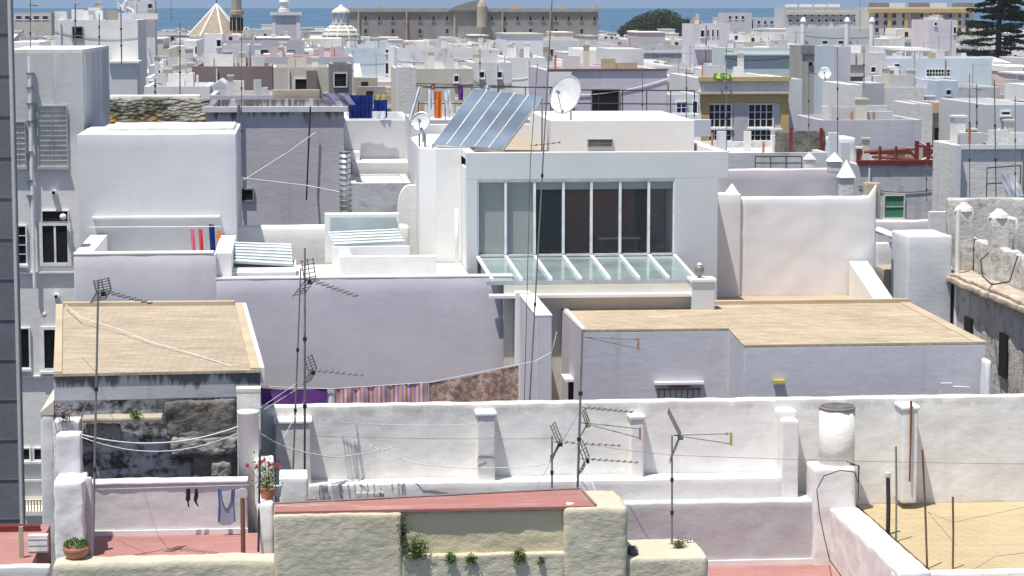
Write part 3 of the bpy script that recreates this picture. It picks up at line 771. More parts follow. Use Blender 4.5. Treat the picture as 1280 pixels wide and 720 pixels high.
def dish(label,px,py,Y,rad,yaw,tilt,pyb,group='satellite dishes'):
    c=at(px,py,Y); 
    r=thing('satellite_dish',label,'satellite dish',(c.x,c.y+.3,at(px,pyb,Y).z),group)
    d=Vector((math.sin(yaw)*math.cos(tilt),-math.cos(yaw)*math.cos(tilt),math.sin(tilt)))
    a=d.cross(Vector((0,0,1))).normalized(); b=a.cross(d).normalized()
    m=MB(); n=28; rings=6; vs=[c-d*rad*.22]; fs=[]
    for i in range(1,rings+1):
        t=i/rings
        for k in range(n):
            an=2*math.pi*k/n; vs.append(c+(a*math.cos(an)+b*math.sin(an)*1.08)*rad*t-d*rad*.22*(1-t*t))
    for k in range(n): fs.append((0,1+k,1+(k+1)%n))
    for i in range(rings-1):
        for k in range(n): fs.append((1+i*n+k,1+(i+1)*n+k,1+(i+1)*n+(k+1)%n,1+i*n+(k+1)%n))
    N0=len(vs); vs+= [v-d*.02 for v in vs]; fs+= [tuple(reversed([i+N0 for i in f])) for f in fs]
    m.add(vs,fs); m.build('reflector','dish',r,smooth=True)
    rim=MB(); rim.tube([c+(a*math.cos(t*.3)+b*math.sin(t*.3)*1.08)*rad for t in range(22)],.018,5); rim.build('rim','steel_pale',r)
    f=c+d*rad*.75-b*rad*.1
    MB().tube([c-b*rad*1.0,f],.014,5).tube([f-d*.1,f+d*.05],.045,8).build('feed_arm','steel',r)
    zb=at(px,pyb,Y).z
    MB().tube([c-d*rad*.24,c-d*(rad*.24+.15),Vector((c.x-d.x*.3,c.y-d.y*(rad*.24+.2),c.z-.2)),Vector((c.x-d.x*.3,c.y-d.y*(rad*.24+.2),zb))],.03,8).build('mount','steel_pale',r)
    return r
def cloth(label,pts_top,pyb,Y,mat,name='cloth',cat='laundry',wave=.05,nw=6,group=None,n=28,slant=0,extra=None,pyb2=None):
    """hung cloth: top edge through picture points, hem at pyb"""
    tops=[at(px,py,Y) for px,py in pts_top]; m=MB(); rows=8; vs=[]
    zb0=at(pts_top[0][0],pyb,Y).z; zb1=at(pts_top[-1][0],pyb2 if pyb2 else pyb,Y).z
    for i in range(n+1):
        t=i/n*(len(tops)-1); k=min(int(t),len(tops)-2); p=tops[k].lerp(tops[k+1],t-k)
        zb=zb0+(zb1-zb0)*i/n
        for j in range(rows+1):
            s_=j/rows; y=wave*math.sin(i/n*nw*2*math.pi+.6*s_)*(.25+.75*s_)+wave*.6*noise.noise(Vector((i*.3,j*.3,px_seed(label))))
            vs.append((p.x+slant*s_,p.y+y,p.z+(zb-p.z)*s_))
    R=rows+1; fs=[(i*R+j,i*R+j+1,(i+1)*R+j+1,(i+1)*R+j) for i in range(n) for j in range(rows)]
    K=len(vs); vs+= [(x,y+.012,z) for x,y,z in vs]; fs=[f for f in fs]+[tuple(reversed([q+K for q in f])) for f in fs]
    m.add(vs,fs); o=m.build(name,mat,None,smooth=True); return tag(o,label,cat,group)
def px_seed(s): return (sum(map(ord,s))%97)*1.7
def railing(label,pts,h,Y=None,mat='iron',sp=.9,name='railing'):
    ps=[Vector(p) for p in pts]
    r=thing(name,label,'railing',tuple(ps[0])); m=MB(); q=MB()
    for i in range(len(ps)-1):
        for z in (h,h*.5): m.tube([ps[i]+Vector((0,0,z)),ps[i+1]+Vector((0,0,z))],.022,5)
        L=(ps[i+1]-ps[i]).length; k=max(1,int(L/sp))
        for j in range(k+1):
            t=ps[i].lerp(ps[i+1],j/k); q.tube([t,t+Vector((0,0,h))],.018,5)
    m.build('rail',mat,r); q.build('post',mat,r); return r

# ---- M1 tall white block and its annexe
r,xa,xb,z=house('tall white block with one black window, behind the grey house on the left',68,172,25,140,8,'white','roofwhite',wins=[(91,103,34,48,dict(pane='dark',frame='greydark'))])
block(r,137,172,79,125,137.5,2.49,'mainfront','annexe')
a=at(137,79,137.5);b=at(172,79,137.5); MB().box(a.x-.1,b.x+.1,137.3,140-.01,a.z,a.z+.12).build('slab','white',r)
for i,px in enumerate((76,97,118)):
    p=at(px,25,143); MB().box(p.x-.35,p.x+.35,143,143.6,z-.5,z+.5+i*.1).build('chimney','white_old',r)
aerial('thin mast with a short aerial rising behind the tall white block',94,60,4,136,[(92,8,100,4,0,4,.5,0)],th=.04)
aerial('plain thin pole standing against the tall white block',124,60,17,136,[],th=.035)
aerial('leaning thin pole beside the low annexe of the white block',152,80,8,135,[],th=.04,px2=151)
# long low terrace between them
r,xa,xb,z=house('pale terrace with a bright parapet behind the mossy rubble wall',180,262,108,110,6,'roofwhite','roofwhite',par=.4)
r,xa,xb,z=house('small cream house beneath the mauve watchtower, left of the brown wall',182,250,97,128,7,'white','roofgrey',wins=[(187,191,86+16,100+10,dict(pane='dark'))])
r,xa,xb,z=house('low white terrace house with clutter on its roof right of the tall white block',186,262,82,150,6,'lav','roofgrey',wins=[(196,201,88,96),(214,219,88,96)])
house('narrow white roof hut with a small dark window, below the pyramid roof',255,278,42,190,4,'white_clean','roofwhite',wins=[(271,276,50,58,dict(pane='dark'))])
house('low lavender house under the pyramid roof, left of the red roof',278,312,56,185,6,'lav_rough','terracotta')
# mossy rubble wall
w0=at(137,123,90); w1=at(262,160,90)
tag(MB().rbox(w0.x,w1.x,90,90.6,w1.z-3,w0.z,res=.14,r=.08,amp=.05,fr=2.5).build('rubble_wall','moss'),'mossy rubble wall with yellow lichen along its foot','wall')
tag(MB().rbox(at(137,110,94).x,at(250,110,94).x,94,94.4,20,at(137,119,94).z,res=.3,r=.05,amp=.02).build('parapet_wall','white'),'bright white parapet just above the mossy rubble wall','wall')
# brown wall with white gable
r,xa,xb,z=house('plain brown rendered house behind the little white gable',240,340,83,120,7,'brown','roofgrey',par=.3)
g0=at(254,117,112); g1=at(297,117,112); gt=at(275,100,112)
r=thing('gabled_hut','small white gabled hut roof in front of the brown house','hut',(gt.x,114,20))
MB().box(g0.x,g1.x,112,116,18,g0.z).build('wall','white',r)
MB().add([(g0.x-.1,111.9,g0.z),(g1.x+.1,111.9,g0.z),(gt.x,111.9,gt.z),(g0.x-.1,116.1,g0.z),(g1.x+.1,116.1,g0.z),(gt.x,116.1,gt.z)],[(0,1,2),(5,4,3),(0,2,5,3),(1,4,5,2),(0,3,4,1)]).build('roof','mainfront',r)
house('low grey terrace below the little white gable',262,345,119,105,6,'greylav','roofgrey')
# cluster right of the brown house
r,xa,xb,z=house('cream shed roofed house with a dark doorway, below the red-roofed terrace',340,415,84,135,6,'cream','roofgrey',wins=[(369,386,99,118,dict(pane='dark',sill=False))])
block(r,383,396,88,118,134,.99,'brown','annexe')
house('low long terrace with dark red roof left of the pale blue house',318,442,71,160,9,'greylav','redfloor',par=.15)
house('dim brown shed with an open front beside the pale blue house',412,440,80,128,5,'greydark','brown',wins=[(418,433,92,108,dict(pane='dark',sill=False))])
tag(MB().rbox(at(340,118,98).x,at(400,118,98).x,98,98.3,20,at(340,112,98).z,res=.3,r=.04,amp=.02).build('screen_wall','stone'),'low stone screen wall behind the grey stained house','wall')
# ---- M5 grey stained house
r,xa,xb,z=house('grey lavender house with black drip stains below its cornice',257,430,134,82,7.5,'drip82','roofgrey',bevel=.02,clutter=False)
cornice(r,xa,xb,82,z,.16,.12,'mildew_soft')
pwin(r,300,316,237,250,82,pane='dark',sill=False,frame='greydark')
a=at(300,130,81.9); MB().tube([(a.x-.05,81.85,z-3.2),(a.x-.05,81.85,z+.1)],.05,6).build('drainpipe','steel',r)
wire('thin dark cable hanging down the stained grey house',[(388,133,81.7),(385,200,81.7),(383,250,81.5)],'cable_b',.03)
wire('pale cable sagging across the stained grey house',[(300,228,80),(360,190,80.5),(395,165,81)],'cable_w',.014)
wire('second pale cable crossing low over the stained grey house',[(300,222,80),(385,232,80),(425,240,79)],'cable_w',.014)
# ---- M2-like blue house
r,xa,xb,z=house('pale blue house with a single window and white band, below the dome',430,496,60,240,12,'lightblue','roofgrey',wins=[(482,487,79,92,dict(pane='dark')),(482,487,62,66,dict(pane='darkpane'))])
block(r,448,489,97,99.5,239.7,.29,'white_clean','band')
a=at(489,56,239.9); MB().box(a.x-.3,a.x+.5,239.4,239.99,4,a.z-.2).build('corner_pilaster','white_clean',r)
house('grey peeling wall house right of the pale blue house',497,592,60,230,12,'mildew_soft','roofgrey')
house('white block with a small dark window under the long stone palace',590,625,62,235,8,'white_old','roofwhite',wins=[(600,604,80,86,dict(pane='dark')),(611,615,70,74,dict(pane='dark'))])
house('cream house with pale capping, behind the hanging washing',495,592,86,150,8,'cream','roofwhite',wins=[(568,573,81+14,102,dict(pane='dark'))])
house('bright white stair hut left of the laundry terrace',498,520,84,145,4,'white_old','roofwhite')
house('low sunlit white block behind the solar panel',590,640,78,160,7,'white','roofwhite',wins=[(600,605,90,97),(622,627,90,97)])
house('tall white block above the solar panel with thin aerials',632,682,72,170,9,'white_clean','roofwhite')
# ---- towels terrace block
r,xa,xb,z=house('pale terrace block with blue towels hung along its parapet',430,514,150,88,7,'mainfront','roofwhite',bevel=.02)
block(r,440,513,203,228,86,1.9,'white','step',bevel=.02)
block(r,428,450,190,204,87,.95,'white','step',bevel=.02)
r2,_,_,_=house('low weathered white block beneath the pale towel terrace',438,514,229,81,4.5,'mildew_soft','roofwhite',par=.1)
cloth('large dark blue towel hung on the pale terrace parapet',[(436,119),(466,119)],148,87.6,'bluecloth',group=None,wave=.04)
cloth('dark towel with a yellow edge beside the large blue towel',[(467,125),(484,125)],147,87.6,'bluecloth',wave=.03,nw=3)
cloth('yellow cloth hung above the dark towel',[(468,118),(482,118)],126,87.8,'yellowcloth',wave=.02,nw=2)
cloth('white cloth hanging below between the blue towels',[(465,139),(482,139)],149,87.4,'whitecloth',wave=.02,nw=2)
cloth('violet sheet slung over the wall left of the blue towels',[(400,117),(434,116)],131,87,'violetcloth',wave=.05,nw=2,slant=.3)
# ---- stairway/duct
p=at(432,265,71)
r=thing('ventilation_duct','ribbed silver ventilation duct rising behind the terrace skylights','duct',tuple(p))
zt=at(432,190,71).z
MB().tube([(p.x,p.y,p.z-.4),(p.x,p.y,zt)],.17,16).build('pipe','steel_pale',r,smooth=True)
m=MB(); k=0; zz=p.z
while zz<zt: m.lathe(p.x,p.y,[(.178,zz),(.19,zz+.02),(.178,zz+.04)],16); zz+=.16
m.build('ring','steel',r)
# ---- M: house left (blue white) in front
r=thing('house','pale blue-white house with a long blank wall above a small laundry terrace','house',tuple(at(195,300,68)))
a=at(96,168,68); b=at(295,170,68)
MB().rbox(a.x,b.x,68,74,14,a.z,res=.35,r=.03,amp=.015).build('wall','bluehouse',r)
c0=at(140,160,72); c1=at(290,168,68.5)
MB().rbox(c0.x,c1.x,70,73.5,a.z-.5,a.z+.07,res=.3,r=.03,amp=.03).build('roof','mildew_soft',r)
# ledge & recess
a=at(115,271,67.8); b=at(275,271,67.8); MB().box(a.x,b.x,67.75,68.02,a.z-.06,a.z).build('ledge','white',r,bevel=.01)
wire('white washing line stretched below the ledge of the blank wall',[(108,284,67),(278,283,67)],r=.012,name='washing_line',cat='washing line')
for i,(lb,x0,x1,y0,y1,mt) in enumerate([('pink shirt on the washing line, leftmost of the hung garments',238,243,286,315,'pinkcloth'),('bright red garment on the washing line below the blank wall',248,253,286,315,'redcloth'),('dark blue trousers on the washing line below the blank wall',261,268,280,315,'bluecloth'),('orange cloth at the right end of the washing line',271,276,288,314,'orangecloth')]):
    cloth(lb,[(x0,y0),(x1,y0+1)],y1,67,mt,wave=.03,nw=1.5,n=8,slant=.03)
# ---- left building L with street facade
r=thing('apartment_house','tall grey-white apartment house with shuttered windows on the left','house',tuple(at(60,650,72)))
a=at(8,62,72); b=at(103,62,72); c=at(136,57,83)
zt=a.z; fx=gz(136,57,zt)
poly=[(a.x,72),(b.x,72),(fx.x,fx.y),(a.x,fx.y)]
MB().prism(poly,4,zt-.12).build('wall','grey_l',r)
MB().prism([(a.x,72.0),(b.x,72.0),(fx.x,fx.y),(a.x,fx.y)],zt-.117,zt).build('roof','white_old',r)
# stained patch on the side: thin render layer
pwin(r,47,84,133,207,72,pane='shutter',frame='frame_grey',nx=2,nzz=12,fw=.03)
pwin(r,15,32,153,207,72,pane='shutter',frame='frame_grey',nx=2,nzz=8,fw=.03)
pwin(r,19,33,283,329,72,pane='darkpane',frame='frame_white',nzz=4,fw=.04)
pwin(r,53,85,264,277,72,pane='dark',frame='frame_white',fw=.03,sill=False)
pwin(r,53,85,282,328,72,pane='dark',frame='frame_white',nx=2,fw=.10,sill=False)
pwin(r,22,37,411,459,72,pane='darkpane',frame='frame_white',nx=1,fw=.04)
pwin(r,55,70,412,460,72,pane='darkpane',frame='frame_white',fw=.09)
pwin(r,25,37,561,574,72,pane='dark',frame='frame_white'); pwin(r,43,52,561,574,72,pane='dark',frame='frame_white')
q=at(36,62,71.8); q2=at(44,360,71.8)
MB().tube([(q.x,71.85,zt-.2),(q.x,71.85,q2.z)],.05,8).build('drainpipe','frame_white',r)
m=MB()
for py in (92,110,130,152,190,226,245): p=at(37,py,71.8); m.box(p.x-.09,p.x+.09,71.78,71.99,p.z-.03,p.z+.03)
m.build('bracket','steel',r)
for px,py in ((67,241),(70,371)):
    p=at(px,py,71.8); MB().tube([(p.x,72.0,p.z),(p.x,71.8,p.z)],.09,10).build('vent','frame_white',r); MB().tube([(p.x,71.81,p.z-.0),(p.x,71.79,p.z)],.05,10).build('vent_hole','dark',r)
p=at(79,271,71.8); MB().lathe(p.x,71.75,[(.02,p.z-.1),(.08,p.z-.07),(.1,p.z),(.08,p.z+.07),(.02,p.z+.1)],12).build('globe_lamp','white_clean',r,smooth=True)
p=at(56,393,71.8); MB().lathe(p.x,71.75,[(.02,p.z-.09),(.08,p.z),(.02,p.z+.09)],12).build('globe_lamp','cream',r,smooth=True)
# balcony below
a1=at(24,640,71); b1=at(54,625,71)
MB().box(a1.x,b1.x,71,71.98,a1.z-.12,a1.z).build('balcony_slab','white',r)
m=MB()
for i in range(9): x=a1.x+(b1.x-a1.x)*i/8; m.tube([(x,71.03,a1.z),(x,71.03,b1.z)],.02,4)
m.tube([(a1.x,71.03,b1.z),(b1.x,71.03,b1.z)],.025,4); m.build('balcony_railing','yellow_p',r)
m=MB()
for py in (340,470,600):
    p0=at(23,py,71.9); p1=at(95,py,71.9); m.box(p0.x,p1.x,71.9,71.99,p0.z-.05,p0.z)
m.build('string_course','white',r)
# slate corner building
r=thing('slate_tower','dark slate-clad building corner cropped by the left edge','building',tuple(at(5,650,63)))
a=at(12,10,63)
MB().box(a.x-6,a.x,63,63.8,4,33).build('wall','slate',r)
m=MB(); 
for k in range(24): m.box(a.x-6.01,a.x+.012,62.98,63.0,8+k*1.06,8+k*1.06+.03)
m.build('panel_joint','slate',r)
m=MB(); m.box(a.x-.05,a.x+.02,62.96,63.2,4,33.01); m.build('corner_trim','grey',r)

# ================================================================== MAIN MODERN HOUSE
YF=66.0
H=thing('modern_house','modern white house with a wide glazed front and glass canopy at the centre','house',tuple(at(740,380,YF)))
tl=at(583,191,YF); tr=at(911,187,YF); zt=tl.z
wx0=at(597,270,YF).x; wx1=at(843,270,YF).x; zwt=at(700,224,YF).z; zwb=at(700,320,YF).z
rp=at(897,300,YF).x
MB().box(tl.x,tr.x,YF,YF+.35,zwt,zt).build('lintel','mainfront',H,bevel=.015)
MB().box(tl.x,wx0,YF,YF+.35,16,zwt).build('pier','mainfront',H,bevel=.01)
MB().box(wx1,rp,YF,YF+.35,16,zwt).build('pier','mainfront',H,bevel=.01)
MB().box(wx0,wx1,YF+.1,YF+.35,16,zwb-.02).build('wall','mainfront',H)
xr=tr.x
# roof body behind
MB().box(tl.x,rp,YF+4.6,77,16,zt-.45).build('wall','white_clean',H)
MB().box(wx1+.01,rp,YF+.352,YF+4.6,16,zt-.45).build('wall','white_clean',H)
MB().box(tl.x,wx0-.01,YF+.352,YF+4.6,16,zt-.45).build('wall','white_clean',H)
MB().box(tl.x+.26,xr-.31,YF+.352,77,zt-.44,zt-.22).build('roof','tan',H)
MB().box(xr-.3,xr,YF+.352,77,zt-.43,zt).build('parapet','white_clean',H,bevel=.01); MB().box(tl.x,tl.x+.25,YF+.352,77,zt-.2,zt).build('parapet','white_clean',H,bevel=.01)
# room
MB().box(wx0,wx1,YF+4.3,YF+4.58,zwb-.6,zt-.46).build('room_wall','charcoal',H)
MB().box(wx0,wx1,YF+.36,YF+4.29,zwb-.6,zwb-.4).build('room_floor','roofgrey',H)
p0=at(700,300,YF+3).x; p1=at(788,300,YF+3).x
MB().box(p0,p1,YF+2,YF+2.1,zwb-.39,zt-.47).build('room_panel','rustpanel',H)
MB().box(p1+.3,p1+.8,YF+1.6,YF+1.7,zwb-.39,zt-.47).build('room_panel','brown',H)
tb=thing('dining_table','pale table inside the glazed room of the modern house','table',(at(785,285,YF+2).x,YF+2,zwb-.4))
q=tb.location; MB().box(q.x-.9,q.x+.3,q.y-.4,q.y+.4,q.z+.70,q.z+.74).build('tabletop','white',tb)
for sx in (-.8,.2):
    for sy in (-.3,.3): MB().tube([(q.x+sx,q.y+sy,q.z),(q.x+sx,q.y+sy,q.z+.7)],.03,6).build('leg','steel',tb)
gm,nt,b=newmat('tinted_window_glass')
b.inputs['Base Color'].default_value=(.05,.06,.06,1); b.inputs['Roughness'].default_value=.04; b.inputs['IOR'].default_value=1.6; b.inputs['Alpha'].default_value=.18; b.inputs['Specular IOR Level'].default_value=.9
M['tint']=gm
gm,nt,b=newmat('grey_blind_cloth'); b.inputs['Base Color'].default_value=(.60,.64,.61,1); b.inputs['Roughness'].default_value=.6; M['blind']=gm
mx=[597,632,668,704,739,775,811,843]
xs=[wx0+(wx1-wx0)*(m_-597)/(843-597) for m_ in mx]
fr=MB(); fr.box(wx0,wx1,YF+.06,YF+.14,zwt-.08,zwt-.001); fr.box(wx0,wx1,YF+.06,YF+.14,zwb-.015,zwb+.05)
fr.build('window_frame','frame_white',H)
for i,x in enumerate(xs):
    MB().box(x-.035,x+.035,YF+.03,YF+.16,zwb+.05,zwt-.08).build('mullion','frame_white',H)
for i in range(7):
    MB().box(xs[i]+.036,xs[i+1]-.036,YF+.085,YF+.105,zwb+.051,zwt-.081).build('pane','tint',H)
    MB().box(xs[i]+.03,xs[i+1]-.03,YF+.2,YF+.24,zwt-.3 if i>1 else zwb+.05,zwt-.002).build('blind','blind',H)
# canopy skylight
cb0=at(615,351,62.3); cb1=at(868,351,62.3)
zc0=zwb-.03; zc1=cb0.z; ya=YF-.02; yb=62.3
def canx(i,t):
    xa=xs[i]; xb=cb0.x+(cb1.x-cb0.x)*(mx[i]-597)/(843-597); return xa+(xb-xa)*t
m=MB(); xl0=xs[0]; xl1=xs[-1]
m.add([(xl0,ya,zc0),(xl1,ya,zc0),(cb1.x,yb,zc1),(cb0.x,yb,zc1),(xl0,ya,zc0-.03),(xl1,ya,zc0-.03),(cb1.x,yb,zc1-.03),(cb0.x,yb,zc1-.03)],[(0,3,2,1),(4,5,6,7),(0,1,5,4),(1,2,6,5),(2,3,7,6),(3,0,4,7)])
m.build('canopy_glass','skyglass',H)
for i in range(8):
    m=MB(); x0=canx(i,0); x1=canx(i,1); wd=.045
    m.add([(x0-wd,ya,zc0+.001),(x0+wd,ya,zc0+.001),(x1+wd,yb-.02,zc1+.001),(x1-wd,yb-.02,zc1+.001),(x0-wd,ya,zc0+.06),(x0+wd,ya,zc0+.06),(x1+wd,yb-.02,zc1+.06),(x1-wd,yb-.02,zc1+.06)],[(0,1,2,3),(4,7,6,5),(0,4,5,1),(1,5,6,2),(2,6,7,3),(3,7,4,0)])
    m.build('glazing_bar','frame_white',H)
MB().box(cb0.x-.15,cb1.x+.1,yb-.12,yb-.02,zc1-.10,zc1+.0).build('canopy_gutter','steel_pale',H)
# wall under the canopy with projecting shelf
a=at(640,356,62.1); b=at(868,400,62.1)
MB().box(cb0.x+.3,cb1.x,62.1,62.28,14,zc1-.11).build('wall','cream',H)
a=at(612,370,61.8); b=at(868,366,61.8)
MB().box(a.x,b.x,61.75,62.098,a.z-.07,a.z+.02).build('ledge','white_clean',H,bevel=.01)
# left stepped volumes
A0=at(545,186,68); A1=tl.x
MB().box(A0.x,A1-.002,68,76,16,zt-.003).build('wall','white_clean',H,bevel=.01)
B0=gz(513,171,zt); 
MB().prism([(A0.x-.001,68.0),(A0.x-.001,76),(B0.x,B0.y),(A0.x-.45,68.6)],16,zt-.02).build('wall','white_clean',H,bevel=.01)
C0=at(497,262,71); cz=at(505,232,71).z
m=MB(); pl=[]
for k in range(9):
    t=k/8*math.pi/2; pl.append((C0.x+.35*(1-math.cos(t)),cz-.75+.75*math.sin(t)))
xx=B0.x+.6; pts=[(C0.x,18)]+pl+[(xx,cz),(xx,18)]; n=len(pts)
m.add([(x,71,z) for x,z in pts]+[(x,71.4,z) for x,z in pts],[tuple(range(n)),tuple(range(n,2*n))[::-1]]+[((i+1)%n,i,n+i,n+(i+1)%n) for i in range(n)])
m.build('curved_wall','white',H)
q=at(575,260,66); 
pp=MB(); x=at(572,260,67).x; pp.tube([(x,67.4,at(572,262,67).z),(x,67.4,at(576,345,67).z)],.05,8); pp.build('drainpipe','frame_white',H,smooth=True)
# upper box
U=[at(689,151,69.5),at(872,170,69.5)]
uz=U[0].z
MB().shell(U[0].x,at(868,160,69.5).x,69.5,76,zt-.3,uz,.22,uz-.25).build('upper_volume','white_clean',H,bevel=.01)
pwin(H,735,765,174.5,183,69.5,pane='dullgrey',frame='frame_grey',nzz=5,sill=False,fw=.02)
U2=at(795,157,77.5); U3=at(900,160,77.5); MB().box(U2.x,U3.x,79.2,79.5,zt-.3,U2.z+.1).build('parapet','bluewhite',H,bevel=.01)
MB().box(at(515,160,77).x,at(690,160,77).x,77.0,77.3,zt-.5,zt+.25).build('parapet','white_clean',H,bevel=.01)
# terrace front walls
Yt=62.5
a=at(270,350,Yt); b=at(641,349,Yt); l0=at(92,319,Yt)
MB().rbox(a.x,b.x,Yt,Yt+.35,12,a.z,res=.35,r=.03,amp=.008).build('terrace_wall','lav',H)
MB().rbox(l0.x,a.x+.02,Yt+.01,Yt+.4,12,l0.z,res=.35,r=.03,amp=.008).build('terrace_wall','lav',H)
MB().box(a.x-.01,b.x+.01,Yt-.004,Yt+.40,a.z,a.z+.05).build('coping','white_clean',H,bevel=.01)
MB().box(l0.x-.01,a.x-.05,Yt-.001,Yt+.45,l0.z,l0.z+.05).build('coping','white_clean',H,bevel=.01)
MB().box(l0.x-.02,l0.x+.45,Yt+.402,67.9,12,l0.z+.02).build('side_wall','white_clean',H,bevel=.01)
MB().box(a.x-.04,a.x+.40,Yt+.42,67.9,12,l0.z-.02).build('side_wall','white_clean',H,bevel=.01)
MB().box(l0.x+.46,a.x-.05,Yt+.42,67.99,16,a.z-.25).build('terrace_floor','roofwhite',H)
MB().box(a.x+.41,tl.x-.02,Yt+.42,67.9,16,a.z-.2).build('terrace_floor','roofwhite',H)
# pillar end wall
p0=at(670,396,57.5); p1=at(690,396,57.5)
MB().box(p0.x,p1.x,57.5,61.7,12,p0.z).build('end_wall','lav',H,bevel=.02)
MB().box(p0.x-.01,p1.x+.01,57.495,61.72,p0.z,p0.z+.05).build('coping','white_clean',H,bevel=.01)
MB().box(b.x,p0.x+.3,61.73,62.09,12,p0.z+.1).build('end_wall','white_clean',H,bevel=.02)
# back terrace wall
a2=at(285,283,69.2); b2=at(512,281,69.2)
MB().rbox(a2.x,b2.x,69.2,69.7,16,a2.z,res=.3,r=.12,amp=.015).build('back_wall','white',H)
# hatch skylight 1
def slats(par,c0,c1,c2,c3,n,mat='slatglass'):
    """tilted louvred glass: c0,c1 back edge, c3,c2 front edge"""
    g=MB(); g.add([c0,c1,c2,c3,*[v-Vector((0,0,.05)) for v in (c0,c1,c2,c3)]],[(3,2,1,0),(4,5,6,7),(0,1,5,4),(1,2,6,5),(2,3,7,6),(3,0,4,7)]); o=g.build('glazing',mat,par)
    for i in range(n+1):
        t=i/n; l=c0.lerp(c3,t)+Vector((0,0,.03)); r_=c1.lerp(c2,t)+Vector((0,0,.03))
        MB().tube([l,r_],.022,4).build('glazing_bar','frame_white',o)
zz=a.z+.03
k0=at(273,336,64.0); k1=at(370,336,64.0)
MB().box(k0.x,k1.x,63.1,66.2,zz-.3,k0.z).build('skylight_curb','white_clean',H,bevel=.01)
slats(H,at(280,304,66.1),at(364,307,66.1),at(366,331,64.2),at(281,326,64.2),6)
k0=at(425,321,64.6); k1=at(546,321,64.6)
MB().box(k0.x,k1.x,64.6,64.9,zz-.5,k0.z).build('skylight_curb','white',H,bevel=.01)
MB().box(k0.x,k0.x+.3,64.91,69.1,zz-.5,k0.z+.02).build('skylight_curb','white_clean',H,bevel=.01)
k2=at(406,268,68); k3=at(499,268,68)
MB().box(k2.x,k3.x,68,68.6,zz-.5,k2.z).build('skylight_upstand','white',H,bevel=.01)
MB().box(k2.x+.15,k3.x-.1,67.95,67.99,at(420,290,68).z,at(420,272,68).z).build('glass_strip','slatglass',H)
slats(H,at(410,292,67.7),at(497,288,67.7),at(505,302,66.4),at(418,306,66.4),4)
MB().box(at(415,310,66.3).x,at(512,310,66.3).x,66.2,66.35,zz-.5,at(415,308,66.3).z).build('skylight_curb','white_clean',H,bevel=.01)
for px,pl_ in ((524,(170,330)),(531,(165,215))):
    p=at(px,pl_[0],71); q=at(px+1,pl_[1],71); 
wire('thin conduit running down the bright side wall of the modern house',[(524,168,69.5),(525,250,69.5)],'steel',.025)
wire('shorter conduit with a hook on the same bright side wall',[(531,165,69.2),(532,213,69.2)],'steel',.03)
# ---- solar panel
r=thing('solar_panel','large tilted solar panel in five long strips on the modern house roof','solar panel',tuple(at(585,186,68.6)))
s0=at(541,180,68.3); s1=at(628,187,67.8); s2=at(678,121,70.2); s3=at(591,112,70.7)
up=(s3-s0); nrm=(s1-s0).cross(up).normalized()
if nrm.z<0: nrm=-nrm
MB().add([s0,s1,s2,s3]+[v-nrm*.10 for v in (s0,s1,s2,s3)],[(0,1,2,3),(7,6,5,4),(0,4,5,1),(1,5,6,2),(2,6,7,3),(3,7,4,0)]).build('frame','steel_pale',r)
for i in range(5):
    t0=(i+.06)/5; t1=(i+.94)/5
    q=[s0.lerp(s1,t0),s0.lerp(s1,t1),s3.lerp(s2,t1),s3.lerp(s2,t0)]
    q=[v+nrm*.012 for v in q]; MB().add(q+[v-nrm*.01 for v in q],[(0,1,2,3),(7,6,5,4),(0,4,5,1),(1,5,6,2),(2,6,7,3),(3,7,4,0)]).build('collector','solar',r)
    if i:
        t=i/5; MB().tube([s0.lerp(s1,t)+nrm*.02,s3.lerp(s2,t)+nrm*.02],.02,4).build('divider','frame_white',r)
for v in (s2,s3):
    MB().tube([v,Vector((v.x,v.y+.1,zt-.25))],.03,6).build('leg','steel_pale',r)
for v in (s0,s1): MB().tube([v,Vector((v.x,v.y,zt-.25))],.03,6).build('leg','steel_pale',r)
# ---- dishes
dish('large white satellite dish in front of the mauve house',707,118,73.5,.56,-.75,.35,160)
dish('smaller grey-green satellite dish left of the solar panel',526,152,69.5,.27,-.3,.4,178)
dish('small white dish on the pale blue chimney house',1031,92,129,.34,-.3,.5,108)
# ---- railing and washing on the back roof terrace
yb_=77.2
railing('thin dark roof railing behind the solar panel',[at(523,150,84),at(690,150,84)],1.15)
railing('long thin roof railing in front of the mauve house',[at(688,146,79.6),at(868,147,79.6)],.9,sp=.75)
block_=house('laundry terrace block behind the solar panel',514,688,150,83.4,5,'greylav','roofwhite',par=.05)
for lb,x0,x1,y0,y1,mt,sl in [('pale blue and white striped sheet at the left end of the washing',522,528,108,150,'whitecloth',-.35),('small white shirt next to the orange shirt on the roof washing line',534,541,112,136,'whitecloth',0),('orange shirt on the roof washing line left of the solar panel',543,552,114,148,'orangecloth',0),('white vest hanging right of the orange shirt',554,562,112,134,'whitecloth',.05),('dark violet cloth pegged left of the solar panel top',573,579,107,125,'purplecloth',0),('tan cloth pegged high above the orange shirt',539,544,105,112,'tan_cloth' if 'tan_cloth' in M else 'copper',0),('white cloth pegged behind the top of the solar panel',604,614,106,113,'whitecloth',0)]:
    cloth(lb,[(x0,y0),(x1,y0)],y1,83.8,mt,wave=.05,nw=1.5,n=8,slant=sl)
wire('dark washing line high on the back roof terrace',[(520,104,83.8),(690,110,83.8)],'cable_b',.015)
p=at(545,104,83.8)
